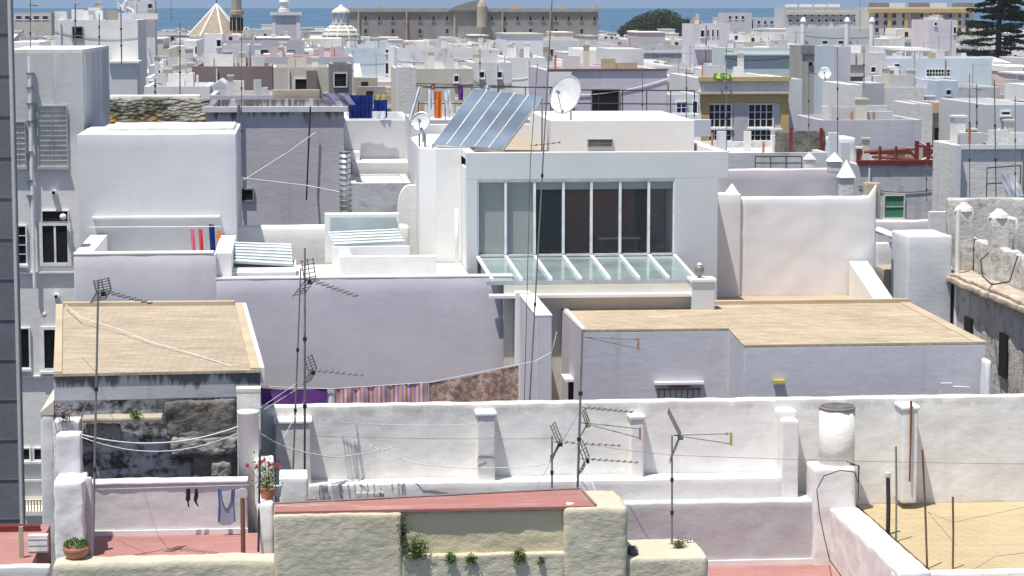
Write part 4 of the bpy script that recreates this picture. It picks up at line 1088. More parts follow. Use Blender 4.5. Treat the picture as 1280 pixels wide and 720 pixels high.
# ---- mauve house
r,xa,xb,z=house('mauve house with one large black window behind the satellite dish',686,834,88,95,8,'purple','terracotta',bevel=.02,par=.3,wins=[(740,773,112,140,dict(pane='dark',frame='brown',sill=False,fw=.03))])
MB().box(xa-.05,xb+.05,94.93,95.2,z,z+.06).build('coping','rust',r)
MB().box(xa-.01,xa+.9,94.9,94.99,10,z-.05).build('pilaster','white',r)
house('small white outhouse with a blue window right of the mauve house',836,874,118,98,5,'mainfront','roofwhite',wins=[(846,857,128,141,dict(pane='bluecloth',nx=2,nzz=2)),(866,871,127,143,dict(pane='dark',sill=False))])
house('low white terrace to the right of the mauve house',790,876,143,96,1.5,'bluewhite','roofwhite',par=.1)
# ---- ochre house
Yo=105
r,xa,xb,z=house('ochre and white house with tall paned windows',876,984,98,Yo,9,'roofwhite','roofgrey',par=.3)
def strip(par,a,b,c,d,Y,mat,nm,dep=.12):
    p=at(a,c,Y); q=at(b,d,Y); return MB().box(p.x,q.x,Y-dep,Y-.004,q.z,p.z).build(nm,mat,par)
strip(r,873,987,96,101,Yo,'ochre','cornice',.35); strip(r,873,986,101.2,114,Yo,'white_old','frieze',.14)
strip(r,871,989,114.2,117,Yo,'cream','moulding',.3); strip(r,875,985,117.2,128,Yo,'ochre','band',.1)
for p_ in (877,976): strip(r,p_,p_+9,128.2,190,Yo,'ochre','pilaster',.1)
strip(r,917,933,128.2,175,Yo,'greylav','pilaster',.08)
for a_,b_ in ((885,914),(935,966)):
    pwin(r,a_+1,b_-1,131,158,Yo,pane='darkpane',frame='frame_white',nx=4,nzz=3,fw=.07)
    pwin(r,a_+1,b_-1,163,175,Yo,pane='darkpane',frame='frame_white',nx=4,nzz=2,fw=.06)
cloth('lime green sheet lying over the ochre house parapet',[(892,92),(914,91)],98,104.6,'lime',wave=.05,nw=2)
house('grey side wing of the ochre house',986,1003,99,106,8,'bluewhite','roofwhite')
# ---- mint house & others
r,xa,xb,z=house('pale mint house with a broad blank wall behind the ochre house',906,1004,60,160,5,'mint','roofwhite'); 
block(r,906,1003,67,69,159.8,.19,'white_clean','band')
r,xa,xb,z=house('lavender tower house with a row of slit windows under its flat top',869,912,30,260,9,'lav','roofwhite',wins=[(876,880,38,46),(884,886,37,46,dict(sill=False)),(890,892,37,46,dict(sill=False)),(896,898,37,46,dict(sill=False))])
block(r,869,898,58,62,259.6,.39,'white','band')
r,xa,xb,z=house('stained brown chimney tower left of the pale blue chimney house',1004,1026,57,142,4,'palacestone','roofgrey',par=.1,wins=[(1011,1015,78,83,dict(pane='dark',frame='greydark',sill=False))])
cornice(r,xa,xb,142,z,.5,.1,'greydark')
r,xa,xb,z=house('tall pale blue chimney house with stained right flank',1026,1052,57,132,1.6,'lightblue','roofwhite')
block(r,1047.5,1062,58,150,131,1,'greylav','flank')
house('long pale blue house with a small lattice window strip',1108,1240,73,200,9,'lightblue','roofwhite',wins=[(1158,1187,87,95,dict(pane='darkpane',nx=8,nzz=2,fw=.06)),(1088+30,1092+32,80,86)])
house('white house with two stacks left of the long pale blue house',1062,1108,66,190,8,'white_old','roofwhite',wins=[(1089,1094,84,90,dict(pane='dark'))])
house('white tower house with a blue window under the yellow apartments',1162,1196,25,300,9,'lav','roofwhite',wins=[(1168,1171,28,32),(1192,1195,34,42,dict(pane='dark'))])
r,xa,xb,z=house('long low white house with round topped chimneys under the grey apartments',1004,1090,35,330,12,'mainfront','roofgrey',wins=[(1028,1034,51,55),(1048,1054,51,55)])
for px in (1004,1059,1090): 
    p=at(px,30,329); MB().lathe(p.x,329,[(.35,z-2.5),(.35,z+.8),(.45,z+.9),(.3,z+1.3),(.1,z+1.5)],10).build('chimney','white',r)
r,xa,xb,z=house('white gable-ended block with a grey side, right of the chimney house',1061,1078,106,118,6,'white','roofgrey')
block(r,1076.5,1105,104,142,120,3,'grey','side_wing')
house('white terraced house with a dark mossy parapet right of the grey side wing',1104,1172,109,124,7,'white_old','roofgrey'); 
house('whitewashed hut with one small square window',1171,1198,101,122,4,'lightblue','roofwhite',wins=[(1183,1188,113,118,dict(pane='dark',frame='grey'))])
house('stained whitish wall house right of the small square-windowed hut',1197,1250,109,126,6,'mildew_soft','roofgrey')
r,xa,xb,z=house('dark open garage-like roof shelter under a pale orange band',1164,1238,141,112,6,'dullgrey','dullgrey',par=.1)
strip(r,1168,1233,128,141,112.6,'orangeband','band',.1); block(r,1168,1233,128,141,112.6,1,'orangeband','band')
pwin(r,1168,1236,160,176,112,pane='dark',frame='dullgrey',sill=False)
pwin(r,1215,1232,154,160,112,pane='darkpane',frame='frame_grey',sill=False)
house('grey-white house at the right edge beside the dark shelter',1234,1300,131,104,8,'mainfront','roofwhite',wins=[(1252,1262,140,143,dict(pane='dark'))])
aerial('pair-topped thin mast left of the right edge',1221,176,105,100,[(1216,110,1226,112,0,4,.6,0)],th=.03)
aerial('thin mast nearest the right edge with a bent top',1245,246,100,80,[],th=.025,px2=1243)
house('low grey parapet house between the pale blue chimney house and the red steelwork',1026,1152,150,98,5,'greylav','roofgrey',par=.5)
house('weathered white hut left of the dark shelter',1142,1166,130,110,4,'white_old','roofgrey')
tag(MB().rbox(at(972,164,90).x,at(1032,164,90).x,90,90.5,18,at(972,164,90).z,res=.2,r=.06,amp=.05).build('rubble_wall','rubble'),'dark rubble wall right of the ochre house with red uprights','wall')
for i,px in enumerate((988,1026)):
    p=at(px,190,89.6); tag(MB().box(p.x-.06,p.x+.06,89.5,89.6,p.z,at(px,160,89.6).z).build('steel_post','redpaint'),['red steel upright at the left end of the dark rubble wall','red steel upright at the right end of the dark rubble wall'][i],'post')
# ---- red steelwork on stained wall
r,xa,xb,z=house('peeling grey house with a green window below dark red steelwork',1073,1193,206,90,6,'mildew_soft','roofgrey',par=.2,wins=[(1106,1129,245,272,dict(pane='green',frame='white_old',nzz=2,fw=.05))])
s_=thing('roof_steelwork','dark red roof steelwork on top of the peeling grey house','steel frame',(xa,90.2,z))
MB().box(xa,xb,89.9,90.25,z,z+.18).build('beam','redpaint',s_)
p=at(1073,190,92);q=at(1140,190,92); MB().box(p.x,q.x,92,92.2,p.z-.1,p.z+.06).build('beam','redpaint',s_)
for px,py in ((1073,186),(1146,176),(1160,178),(1190,186)):
    p=at(px,py,91); MB().box(p.x-.07,p.x+.07,90.9,91.04,z+.0,p.z).build('post','redpaint',s_)
MB().tube([at(1192,182,91),at(1150,201,91)],.04,4).tube([at(1146,176,91),at(1192,200,91)],.04,4).build('brace','frame_grey',s_)
p=at(1148,182,92); q=at(1193,199,92); MB().box(p.x,q.x,92.3,92.4,q.z,p.z).build('panel','redpaint',s_)
MB().rbox(at(1042,184,93).x,at(1070,184,93).x,93,94.5,z-.3,at(1042,172,93).z,res=.2,r=.1,amp=.04).build('tank','white_clean',s_)
for px0,py0,px1,py1,Y_ in ((1080,190,1146,186,91.4),(1090,196,1143,199,91.8),(1100,183,1100,200,91.2),(1120,183,1120,200,91.2),(1134,186,1147,199,91)):
    MB().tube([at(px0,py0,Y_),at(px1,py1,Y_)],.055,4).build('brace','redpaint',s_)
tag(MB().rbox(at(1100,196,94).x,at(1140,196,94).x,94,95,z-.3,at(1100,188,94).z,res=.2,r=.06,amp=.06).build('rubble_heap','rubble'),'small dark heap of rubble behind the red steelwork','heap')
tag(MB().prism([(at(1196,174,93).x,93),(at(1280,174,93).x,93),(at(1280,174,93).x,94),(at(1196,174,93).x,94)],at(1196,182,93).z,at(1196,175,93).z).build('red_sheeting','redpaint'),'dark red sheeting edge behind the green glass roof','sheeting')
# ---- parapets with finials right of the modern house
r=thing('terrace_house','pinkish weathered terrace wall behind the right-hand white wall','house',tuple(at(975,245,79)))
a=at(898,212,79); b=at(1048,212,79)
MB().rbox(a.x,b.x,79,79.5,14,a.z,res=.3,r=.05,amp=.03).build('wall','pinkish',r)
MB().box(a.x,b.x,79.51,86,14,a.z-.5).build('roof','roofgrey',r)
railing('short dark railing on the terrace behind the right-hand white wall',[at(944,212,80.5),at(1002,212,80.5)],.45,sp=.5)
house('low white parapet house right below the ochre house',896,1036,191,88,8,'mildew_soft','roofwhite',par=.3)
def finial(label,px,pyt,pyb,Y,w,mat='white_clean'):
    p=at(px,pyt,Y); zb=at(px,pyb,Y).z; h=p.z-zb
    r=thing('finial',label,'finial',(p.x,Y,zb),'white pinnacles on the parapets')
    MB().rbox(p.x-w,p.x+w,Y-w,Y+w,zb,zb+h*.55,res=.08,r=.02,amp=.01).build('base','white_old',r)
    vs=[(p.x-w*1.25,Y-w*1.25,zb+h*.55),(p.x+w*1.25,Y-w*1.25,zb+h*.55),(p.x+w*1.25,Y+w*1.25,zb+h*.55),(p.x-w*1.25,Y+w*1.25,zb+h*.55)]
    t=w*.28; vs+=[(p.x-t,Y-t,zb+h*.9),(p.x+t,Y-t,zb+h*.9),(p.x+t,Y+t,zb+h*.9),(p.x-t,Y+t,zb+h*.9),(p.x,Y,p.z)]
    MB().add(vs,[(3,2,1,0),(0,1,5,4),(1,2,6,5),(2,3,7,6),(3,0,4,7),(4,5,8),(5,6,8),(6,7,8),(7,4,8)]).build('pyramid',mat,r,bevel=.01)
finial('white pyramid finial on a pillar beside the weathered terrace, left of a pair',1043,190,216,78.5,.20)
finial('white pyramid finial on a taller stained pillar, right of the pair',1058,199,250,77.5,.22)
finial('grey worn pyramid finial behind the weathered terrace wall',1012,189,212,82,.17,'greylav')
for i,(px,y0,y1) in enumerate(((1043,166,198),(1057,178,206))):
    p=at(px,y0,80+i); q=at(px,y1,80+i); tag(MB().box(p.x-.16,p.x+.16,p.y,p.y+.3,q.z-3,p.z).build('chimney_post','bluewhite'),['narrow pale chimney post behind the left finial of the pair','narrow pale chimney post behind the right finial of the pair'][i],'chimney')
# ---- right white wall
r=thing('terrace_wall','smooth white terrace wall with a small pointed finial at its left end','wall',tuple(at(1000,370,70)))
a=at(925,247,70); b=at(1096,247,70)
MB().rbox(a.x,b.x,70,70.5,14,a.z,res=.16,r=.08,amp=.02,top=lambda u: .42*max(0,(u-.93)/.07)**1.5 if u>.93 else 0).build('wall','smooth_white',r)
a0=at(893,243,69.7); MB().rbox(a0.x-.6,a.x+.02,69.9,70.6,14,a0.z,res=.3,r=.05,amp=.01).build('wall','smooth_white',r)
p=at(1092,222,70.2); MB().rbox(p.x-.25,p.x+.2,70.1,70.5,p.z-1.2,p.z-.15,res=.08,r=.03,amp=.02).build('end_stub','stone',r)
p=at(915,228,70.2); w=.26; zb=a.z+.0
MB().add([(p.x-w,69.95,zb),(p.x+w,69.95,zb),(p.x+w,70.45,zb),(p.x-w,70.45,zb),(p.x,70.2,p.z)],[(3,2,1,0),(0,1,4),(1,2,4),(2,3,4),(3,0,4)]).build('finial','white_clean',r,bevel=.03)
MB().box(at(903,375,66).x,at(1100,375,66).x,63,69.99,12,at(903,371,69.9).z).build('terrace_floor','terracotta',r)
a=at(1073,326,69.9); b=at(1108,378,66)
m=MB(); m.add([(a.x-.28,a.y,a.z),(a.x+.28,a.y,a.z),(b.x+.28,b.y,b.z),(b.x-.28,b.y,b.z),(a.x-.28,a.y,14),(a.x+.28,a.y,14),(b.x+.28,b.y,14),(b.x-.28,b.y,14)],[(3,2,1,0),(4,5,6,7),(0,1,5,4),(1,2,6,5),(2,3,7,6),(3,0,4,7)])
m.build('sloping_wall','white_clean',r,bevel=.03)
# small white pillar with lantern
p=at(877,347,62.0)
r=thing('pillar','white capped pillar at the right corner of the glass canopy','pillar',(p.x,62,16))
MB().box(p.x-.30,p.x+.30,61.7,62.3,12,p.z-.08).build('shaft','mainfront',r,bevel=.01); MB().box(p.x-.34,p.x+.34,61.65,62.35,p.z-.08,p.z).build('cap','white_clean',r,bevel=.01)
l=thing('lantern','small dark globe lantern on the white capped pillar','lantern',(p.x-.06,62,p.z))
MB().lathe(p.x-.06,62,[(.06,p.z),(.05,p.z+.06),(.10,p.z+.10),(.13,p.z+.2),(.12,p.z+.28),(.05,p.z+.34)],14).build('globe','steel',l,smooth=True); MB().lathe(p.x-.06,62,[(.07,p.z+.34),(.03,p.z+.39)],12).build('cap','white_clean',l)
# ---- far right group
r,xa,xb,z=house('white house with a pale green glass roof at the right edge',1194,1320,181,84,3,'white_old','mint',bevel=.02,par=.2)
MB().box(xa,xb,83.9,84.0,z-.15,z+.02).build('coping','white_clean',r)
m=MB(); 
for i in range(9): x=xa+.5+i*.45; m.add([(x,84.4,z-.1),(x+.3,84.4,z-.1),(x+.45,86.7,z+.12),(x+.15,86.7,z+.12)],[(0,1,2,3)])
m.build('glass_louvre','skyglass',r)
MB().box(xa-.02,xa+.14,83.7,83.98,10,z).build('corner_post','bluewhite',r)
railing('dark posts and rail on the terrace in front of the green glass roof',[at(1233,250,80),at(1275,247,80)],1.1,sp=.6)
cloth('cream awning cloth slung from the dark posts at the right edge',[(1250,216),(1272,221)],245,79.8,'cream_cloth' if 'cream_cloth' in M else 'whitecloth',wave=.06,nw=1,slant=.25)
r=thing('wall_block','pale blank wall block left of the ruined house','wall',tuple(at(1165,370,69)))
a=at(1135,295,69); b=at(1191,295,69); MB().rbox(a.x,b.x,69,71,12,a.z,res=.3,r=.06,amp=.015).build('wall','bluewhite',r)
MB().tube([(b.x+.1,68.8,12),(b.x+.1,68.8,at(1192,262,68.8).z)],.07,8).build('post','white',r)
r=thing('small_terrace','little pinkish terrace wall with white pipe left of the pale blank wall','wall',tuple(at(1115,310,76)))
a=at(1096,276,78); b=at(1172,276,78); MB().rbox(a.x,b.x,78,78.4,12,a.z,res=.3,r=.06,amp=.03).build('wall','pinkish',r)
MB().tube([at(1098,288,75),at(1130,300,73)],.12,8).build('white_pipe','white_clean',r)
a=at(1097,300,74); b=at(1136,300,74); MB().rbox(a.x,b.x,74,74.3,12,a.z-.1,res=.3,r=.04,amp=.02).build('low_wall','white',r)
a=at(1096,332,72); b=at(1136,332,72); MB().rbox(a.x,b.x,71,72.4,12,a.z,res=.2,r=.05,amp=.03).build('ledge','stone',r)
p=at(1172,276,77); MB().box(p.x-.25,p.x+.6,77,77.3,14,at(1172,265,77).z).build('stub','white',r)
# ruined house with left-facing wall
r=thing('ruined_house','decaying house with flaking grey wall and broken tile eaves at the right edge','house',tuple(at(1240,450,62)))
X0=at(1183,340,70).x; zt2=at(1183,337,70).z
MB().rbox(X0,X0+8,58,70,10,zt2-.25,res=.3,r=.05,amp=.04).build('wall','ruin',r)
MB().rbox(X0-.28,X0+.7,58,70.2,zt2-.25,zt2-.08,res=.16,r=.03,amp=.04).build('eaves','eavetile',r)
MB().rbox(X0-.15,X0+.6,58,69.8,zt2-.079,zt2+.03,res=.16,r=.03,amp=.05).build('broken_tiles','eavetile',r)
MB().rbox(X0+.7,X0+1.0,58,70.6,zt2-.2,zt2+.95,res=.16,r=.06,amp=.07).build('parapet','ruin',r)
MB().rbox(X0-.2,X0+.35,69.6,70.6,10,zt2+.05,res=.2,r=.06,amp=.05).build('yellow_corner','cream',r)
MB().rbox(X0+.3,X0+8,71,71.3,12,at(1200,248,71).z,res=.25,r=.06,amp=.04).build('back_parapet','ruin',r)
for y in (67,63.5): 
    z0=zt2-2.3; MB().box(X0-.08,X0-.04,y,y+.7,z0,z0+1.2).build('window_opening','dark',r)
for i,(px,y0,y1,Y_) in enumerate(((1208,254,318,69.5),(1252,262,322,67))):
    p=at(px,y0,Y_); q=at(px,y1,Y_); c_=thing('chimney_stack',['squat stained chimney stack nearer the pale corner post','bottle-shaped stained chimney with a looped pipe at the right edge'][i],'chimney',(p.x,Y_,q.z-.6))
    MB().rbox(p.x-.26,p.x+.26,Y_,Y_+.5,q.z-.8,p.z-.25,res=.1,r=.05,amp=.03).build('shaft','ruin',c_)
    MB().lathe(p.x,Y_+.25,[(.30,p.z-.25),(.26,p.z-.15),(.12,p.z-.05),(.1,p.z)],12).build('cap','white_old',c_)
    if i: MB().tube([(p.x+.2,Y_+.1,p.z-.25),(p.x+.42,Y_+.05,p.z-.3),(p.x+.48,Y_+.05,p.z-.55),(p.x+.4,Y_+.1,p.z-1.3)],.07,8).build('looped_pipe','white_old',c_,smooth=True)
wire('black hose looped over the ruined parapet at the right edge',[(1272,320,62),(1262,352,61.6),(1240,356,61.6),(1228,345,62),(1226,325,64),(1236,316,66)],'cable_b',.02)
# ================================================================== RIGHT TAN-ROOFED HOUSE
zr=at(930,432,55).z
r=thing('house','white L-shaped house with a wide straw-coloured tiled roof','house',tuple(at(980,495,55)))
c=[gz(930,432,zr),gz(1233,428,zr),gz(1134,377,zr),gz(697,382,zr),gz(727,413,zr),gz(911,411,zr)]
poly=[(v.x,v.y) for v in c]
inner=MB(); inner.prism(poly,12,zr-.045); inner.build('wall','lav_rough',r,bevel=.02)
cx=sum(v.x for v in c)/6; cy=sum(v.y for v in c)/6
MB().prism([(v.x,v.y) for v in c],zr-.043,zr).build('roof','tan45',r)
def edge(p,q,w,h,mat,nm,d=0):
    v=(q-p).normalized(); n_=Vector((-v.y,v.x,0))*w; a_=p+n_*d; 
    MB().prism([(a_.x,a_.y),(a_.x+n_.x,a_.y+n_.y),(q.x+n_.x*(1+d),q.y+n_.y*(1+d)),(q.x+n_.x*d,q.y+n_.y*d)],zr,zr+h).build(nm,mat,r)
edge(c[1],c[2],.28,.02,'tanedge','roof_border'); edge(c[2],c[3],.26,.10,'tanedge','roof_border')
edge(c[3]+Vector((.05,-.3,0)),c[4],.10,.05,'white_clean','roof_edge')
edge(c[0],c[1],.07,.018,'tanedge','roof_border'); edge(c[4],c[5],.05,.018,'tanedge','roof_border')
# window with hood and grille
yw=c[4].y
a=at(820,480,yw); b=at(876,505,yw)
MB().box(a.x,b.x,yw-.02,yw+.01,a.z-.9,a.z).build('window','pinkish',r)
MB().box(a.x-.05,b.x+.05,yw-.16,yw-.001,a.z,a.z+.06).build('window_hood','white_clean',r)
m=MB(); 
for i in range(8): x=a.x+.06+(b.x-a.x-.12)*i/7; m.tube([(x,yw-.08,a.z-.9),(x,yw-.08,a.z-.10)],.014,5)
m.tube([(a.x,yw-.08,a.z-.12),(b.x,yw-.08,a.z-.12)],.018,5)
m.tube([(a.x+.3,yw-.08,a.z-.06),(b.x-.3,yw-.08,a.z-.06)],.02,5)
m.build('window_grille','rust',r)
# left flank doors
xf=c[4].x
def flank(px,py0,py1,py2,wy,nm):
    for Y_ in [x/10 for x in range(int(c[4].y*10),int(c[3].y*10))]:
        if proj((xf,Y_,zr))[0]<px: break
    e=c[3]-c[4]; t=(Y_-c[4].y)/e.y; x=c[4].x+e.x*t
    z1=at(px,py0,Y_).z
    MB().box(x-.05,x-.015,Y_-wy/2,Y_+wy/2,z1-2.1,z1).build(nm,'dark',r)
    MB().box(x-.22,x-.0,Y_-wy/2-.1,Y_+wy/2+.1,z1+.02,z1+.09).build('door_hood','white_clean',r)
flank(700,460,0,0,.75,'door'); flank(716,475,0,0,.7,'door')
p=at(974,476,54.9); MB().box(p.x-.13,p.x+.13,54.85,54.99,p.z-.06,p.z+.02).build('wall_lamp','yellow_p',r); MB().box(p.x-.11,p.x+.11,54.9,54.99,p.z-.1,p.z-.061).build('lamp_base','white',r)
m=MB()
for pts in ([(1176,491),(1176,479),(1190,479)],[(1191,483),(1212,484)]): m.tube([at(x,y,54.93) for x,y in pts],.018,6)
m.build('wall_pipe','cable_w',r)
p=at(1238,450,54.5); q=at(1230,497,54.5)
tag(MB().rbox(q.x,p.x,54.4,54.9,16,p.z,res=.1,r=.06,amp=.02).build('corner_pier','white_clean'),'short white pier at the right end of the tan-roofed house','pier')
# dark opening strip by the notch
p=at(913,475,c[5].y-.3)

# ================================================================== BLANKETS
Yc=55.3
cloth('plain purple blanket on the long washing line',[(326,485),(350,487),(380,487),(409,485)],517,Yc,'purplecloth',wave=.03,nw=2.2,group=None)
cloth('red and mauve striped blanket on the long washing line',[(418,486),(470,483),(535,478)],517,Yc,'striped',wave=.035,nw=5,n=60)
cloth('brown patterned rug on the long washing line',[(536,479),(590,470),(648,457)],517,Yc,'patterned',wave=.04,nw=2.5,n=40)
wire('washing line carrying three blankets above the long white parapet',[(322,483,Yc),(414,486,Yc),(536,478,Yc),(666,452,Yc)],r=.008,name='washing_line',cat='washing line')
cloth('narrow white cloth between the purple and the striped blankets',[(408,488),(417,487)],517,Yc+.03,'whitecloth',wave=.02,nw=1,n=6)

# ================================================================== LONG WHITE PARAPET
r=thing('parapet_wall','long white rooftop parapet with four buttresses across the foreground','wall',tuple(at(800,600,53)))
a=at(322,509,53); zt=a.z; zb=at(700,597,53).z; xe=at(1330,496,53).x; 
MB().rbox(a.x,xe,53,53.4,16,zt,res=.09,r=.03,amp=.022,fr=1.6).build('wall','parapet_white',r)
for px0,px1,py,p in ((344,388,531,.55),(597,619,521,.5),(789,805,525,.35),(978,999,526,.66),(1129,1148,513,.65)):
    A=at(px0,py,53-p); B=at(px1,py,53-p)
    if px0==978:
        MB().rbox(A.x,B.x,53-p,53.1,20.6,A.z,res=.07,r=.03,amp=.01).build('buttress','white',r)
        A2=at(972,514,52.6); MB().rbox(A2.x,A2.x+.45,52.6,53.1,zb-.4,A2.z,res=.07,r=.03,amp=.01).build('buttress_cap','white',r)
    else:
        MB().rbox(A.x,B.x,53-p,53.1,zb-.6,A.z,res=.07,r=.03,amp=.01).build('buttress','white',r)
        MB().rbox(A.x-.04,B.x+.04,53-p-.03,53.1,A.z+.002,A.z+.09,res=.06,r=.025,amp=.006).build('buttress_cap','white_clean',r)
# stepped plinth
xa=at(386,602,52.4).x; xb=at(977,602,52.4).x
a=at(700,601,52.35); MB().rbox(xa,xb,52.35,52.98,16,a.z,res=.11,r=.03,amp=.018).build('plinth','white',r)
a=at(900,628,51.95); xa2=at(780,630,51.95).x
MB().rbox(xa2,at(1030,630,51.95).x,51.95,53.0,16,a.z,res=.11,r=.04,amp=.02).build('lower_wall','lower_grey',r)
m=MB().rbox(at(445,612,52.25).x,at(478,612,52.25).x,52.25,52.34,at(445,625,52.3).z,at(445,615,52.3).z,res=.05,r=.02,amp=.05); m.build('bare_patch','grey',r)
m=MB().rbox(at(400,604,52.25).x,at(411,604,52.25).x,52.25,52.34,at(400,630,52.3).z,at(400,606,52.3).z,res=.05,r=.02,amp=.05); m.build('bare_patch','grey',r)
MB().tube([at(1139,501,52.3),at(1138,560,52.28),at(1137,602,52.28)],[.03,.022,.022],6).build('rusty_rod','rust',r)
zf=at(960,706,51.9).z
tag(MB().box(at(770,706,51.9).x,at(1036,706,51.9).x,44,51.94,10,zf).build('red_terrace','redfloor'),'sunken red-floored terrace at the lower right of the yellow wall','terrace')
m=MB(); q=at(885,703,51.9); m.box(at(780,703,51.9).x,at(1036,703,51.9).x,51.88,51.949,zf,zf+.12); tag(m.build('skirting','white'),'white skirting strip at the edge of the sunken red terrace','skirting')
# sand floor
zs=at(1200,628,53).z
tag(MB().box(at(1071,628,53).x,at(1340,628,53).x,45.5,52.98,14,zs).build('tiled_terrace','sand'),'sandy herringbone-tiled roof terrace at the lower right','terrace')
a=at(1150,713,46.2); tag(MB().rbox(a.x-.6,a.x+5,45.9,46.25,14,a.z,res=.12,r=.04,amp=.02).build('front_parapet','white_old'),'weathered low parapet along the bottom right corner','wall')
# dividing wall
zd=at(1050,632,52).z; xl=at(1035,632,52).x; xr_=at(1071,632,52).x
tag(MB().rbox(xl,xr_,45.6,52.2,14,zd,res=.09,r=.05,amp=.03,fr=2).build('dividing_wall','white'),'thick white dividing wall running towards the viewer below the round chimney','wall')
# chimney
p0=at(1018,585,51.8); p1=at(1070,585,51.8)
r=thing('round_chimney','round white chimney with dark weathered rim on a square plinth','chimney',((p0.x+p1.x)/2,52.2,zs))
MB().rbox(p0.x,p1.x,51.75,52.7,16,p0.z,res=.08,r=.07,amp=.02).build('plinth','white',r)
cx=at(1046,550,52.3).x; zc=at(1046,507,52.3).z; R=(at(1068,550,52.3).x-at(1024,550,52.3).x)/2
MB().lathe(cx,52.3,[(R*1.0,p0.z-.05),(R,p0.z+.4),(R*.995,zc-.09)],36,.012).build('shaft','white_old',r,smooth=True)
MB().lathe(cx,52.3,[(R*1.0,zc-.089),(R*1.02,zc-.07),(R*1.03,zc-.04),(R*1.0,zc-.01),(R*.9,zc-.01)],36,.03).build('rim','greydark',r)
MB().lathe(cx,52.3,[(R*.95,zc-.012),(R*.9,zc+.01),(R*.3,zc+.03),(.02,zc+.04)],24,.05).build('cover','rubble',r,smooth=True)
wire('black cable looping over the chimney plinth and down the white dividing wall',[(1062,580,51.6),(1074,582,51.6),(1073,605,51.6),(1068,590,51.5),(1050,588,51.4),(1030,595,51.4),(1021,612,51.4),(1024,640,51.3),(1030,670,49.5),(1037,700,47.5),(1052,721,46.2)],'cable_b',.012,n=6)
wire('thin black stub wire on the right of the chimney plinth',[(1058,577,51.6),(1073,582,51.5),(1073,625,51.6)],'cable_b',.010)
# poles on the sand terrace
def pole(label,px,py0,py1,mat,rad,px2=None):
    p=gz(px,py0,zs); q=at(px2 or px,py1,p.y); r=thing('pole',label,'pole',tuple(p))
    MB().tube([p,p.lerp(q,.5)+Vector((.01,0,0)),q],rad,8).build('shaft',mat,r); return r,q
r,q=pole('thin rusty pole nearest the front of the sandy terrace',1159,711,562,'rust',.022,1153)
r,q=pole('short thin rusty pole right of the sandy terrace middle',1191,711,621,'rust',.022)
r,q=pole('thin grey pole beside the blue-capped pipe',1120,677,558,'steel',.022)
r,q=pole('thick dark pipe with a pale blue cap on the sandy terrace',1110,668,595,'iron',.048)
MB().lathe(q.x,q.y,[(.05,q.z-.03),(.06,q.z+.02),(.06,q.z+.07),(.03,q.z+.09)],12).build('cap','lightblue',r)
wire('thin wire stretched low over the sandy terrace',[(1160,640,52),(1191,653,48.5),(1290,632,48.5)],'steel',.006)
wire('second thin wire crossing the sandy terrace towards the right corner',[(1215,713,46.4),(1245,695,46.4),(1290,690,46.4)],'steel',.007)

# ================================================================== YELLOW WALL
r=thing('yellow_parapet','rough yellow-plastered parapet with a recessed niche across the bottom','wall',tuple(at(560,720,44)))
zT=at(342,644,44).z; xL=at(342,645,44).x; xR=at(785,632,44).x
xn0=at(503,660,44).x; xn1=at(705,660,44).x; zs_=at(600,693,44).z; zl=at(600,702,44).z
kw=dict(res=.045,amp=.020,fr=2.2)
MB().rbox(xL,xn0,44,45.2,16,zT,r=.06,**kw).build('left_block','yellow',r)
MB().rbox(xn1,xR,44,45.6,16,zT+.04,r=.09,**kw).build('right_block','yellow',r)
MB().rbox(xn0-.05,xn1+.05,44.16,45.2,16,zT-.01,r=.05,**kw).build('niche_back','paint_yellow',r)
MB().rbox(xn0-.05,xn1+.05,44.03,44.5,16,zs_,r=.05,**kw).build('niche_sill','yellow',r)
xA=at(66,700,44.3).x
MB().rbox(xA,xL+.1,44.25,44.85,14,at(200,700,44.3).z,r=.12,**kw).build('left_parapet','yellow',r)
MB().rbox(xR-.03,at(885,697,44.2).x,44.1,45.7,14,at(830,695,44.2).z,r=.09,**kw).build('right_parapet','yellow',r)
c=[gz(343,644,zT+.05),gz(744,633,zT+.05),gz(725,612,zT+.05),gz(343,631,zT+.05)]
c[0].y=44.06; c[1].y=44.06; c[2].y=max(c[2].y,45.4)
MB().prism([(v.x,v.y) for v in c],zT-.0,zT+.05).build('tiled_cap','redcap',r)
v0,v1=c[3],c[2]
MB().tube([v0+Vector((0,.03,.02)),v1+Vector((0,.03,.02))],.022,6).tube([c[2]+Vector((.02,0,.02)),c[1]+Vector((.02,0,.02))],.022,6).build('dark_tile_edge','brown',r)
MB().prism([(c[3].x,c[3].y+.05),(c[2].x,c[2].y+.05),(c[2].x,c[2].y+.4),(c[3].x,c[3].y+.4)],14,zT-.1).build('back_wall','white_old',r)
def shrub(label,px,py,Y,rad,n,mat='leaf_green',hgt=1.0,name='weed',cat='plant',stem=None):
    c=at(px,py,Y); r=thing(name,label,cat,(c.x,c.y,c.z-rad*hgt*.5),'weeds rooted in the yellow wall' if name=='weed' else None)
    m=MB()
    for i in range(n):
        d=Vector((rnd.gauss(0,.45),rnd.gauss(-.1,.3),rnd.gauss(0,.5)*hgt))*rad
        p=c+d; a=Vector((rnd.gauss(0,1),rnd.gauss(0,1),rnd.gauss(.3,.8))).normalized()*rnd.uniform(.03,.07)
        b_=a.cross(Vector((rnd.gauss(0,1),rnd.gauss(0,1),rnd.gauss(0,1)))).normalized()*.012
        m.add([p-a,p+b_,p+a,p-b_],[(0,1,2,3)])
    m.build('leaves',mat,r)
    s=MB()
    for i in range(9):
        d=Vector((rnd.gauss(0,.5),rnd.uniform(-.6,0),rnd.gauss(0.1,.5)*hgt))*rad
        s.tube([c-Vector((0,-.06,rad*hgt*.5)),c+d*.5,c+d],[.008,.006,.003],4)
    s.build('stem','leaf_dark',r); return r
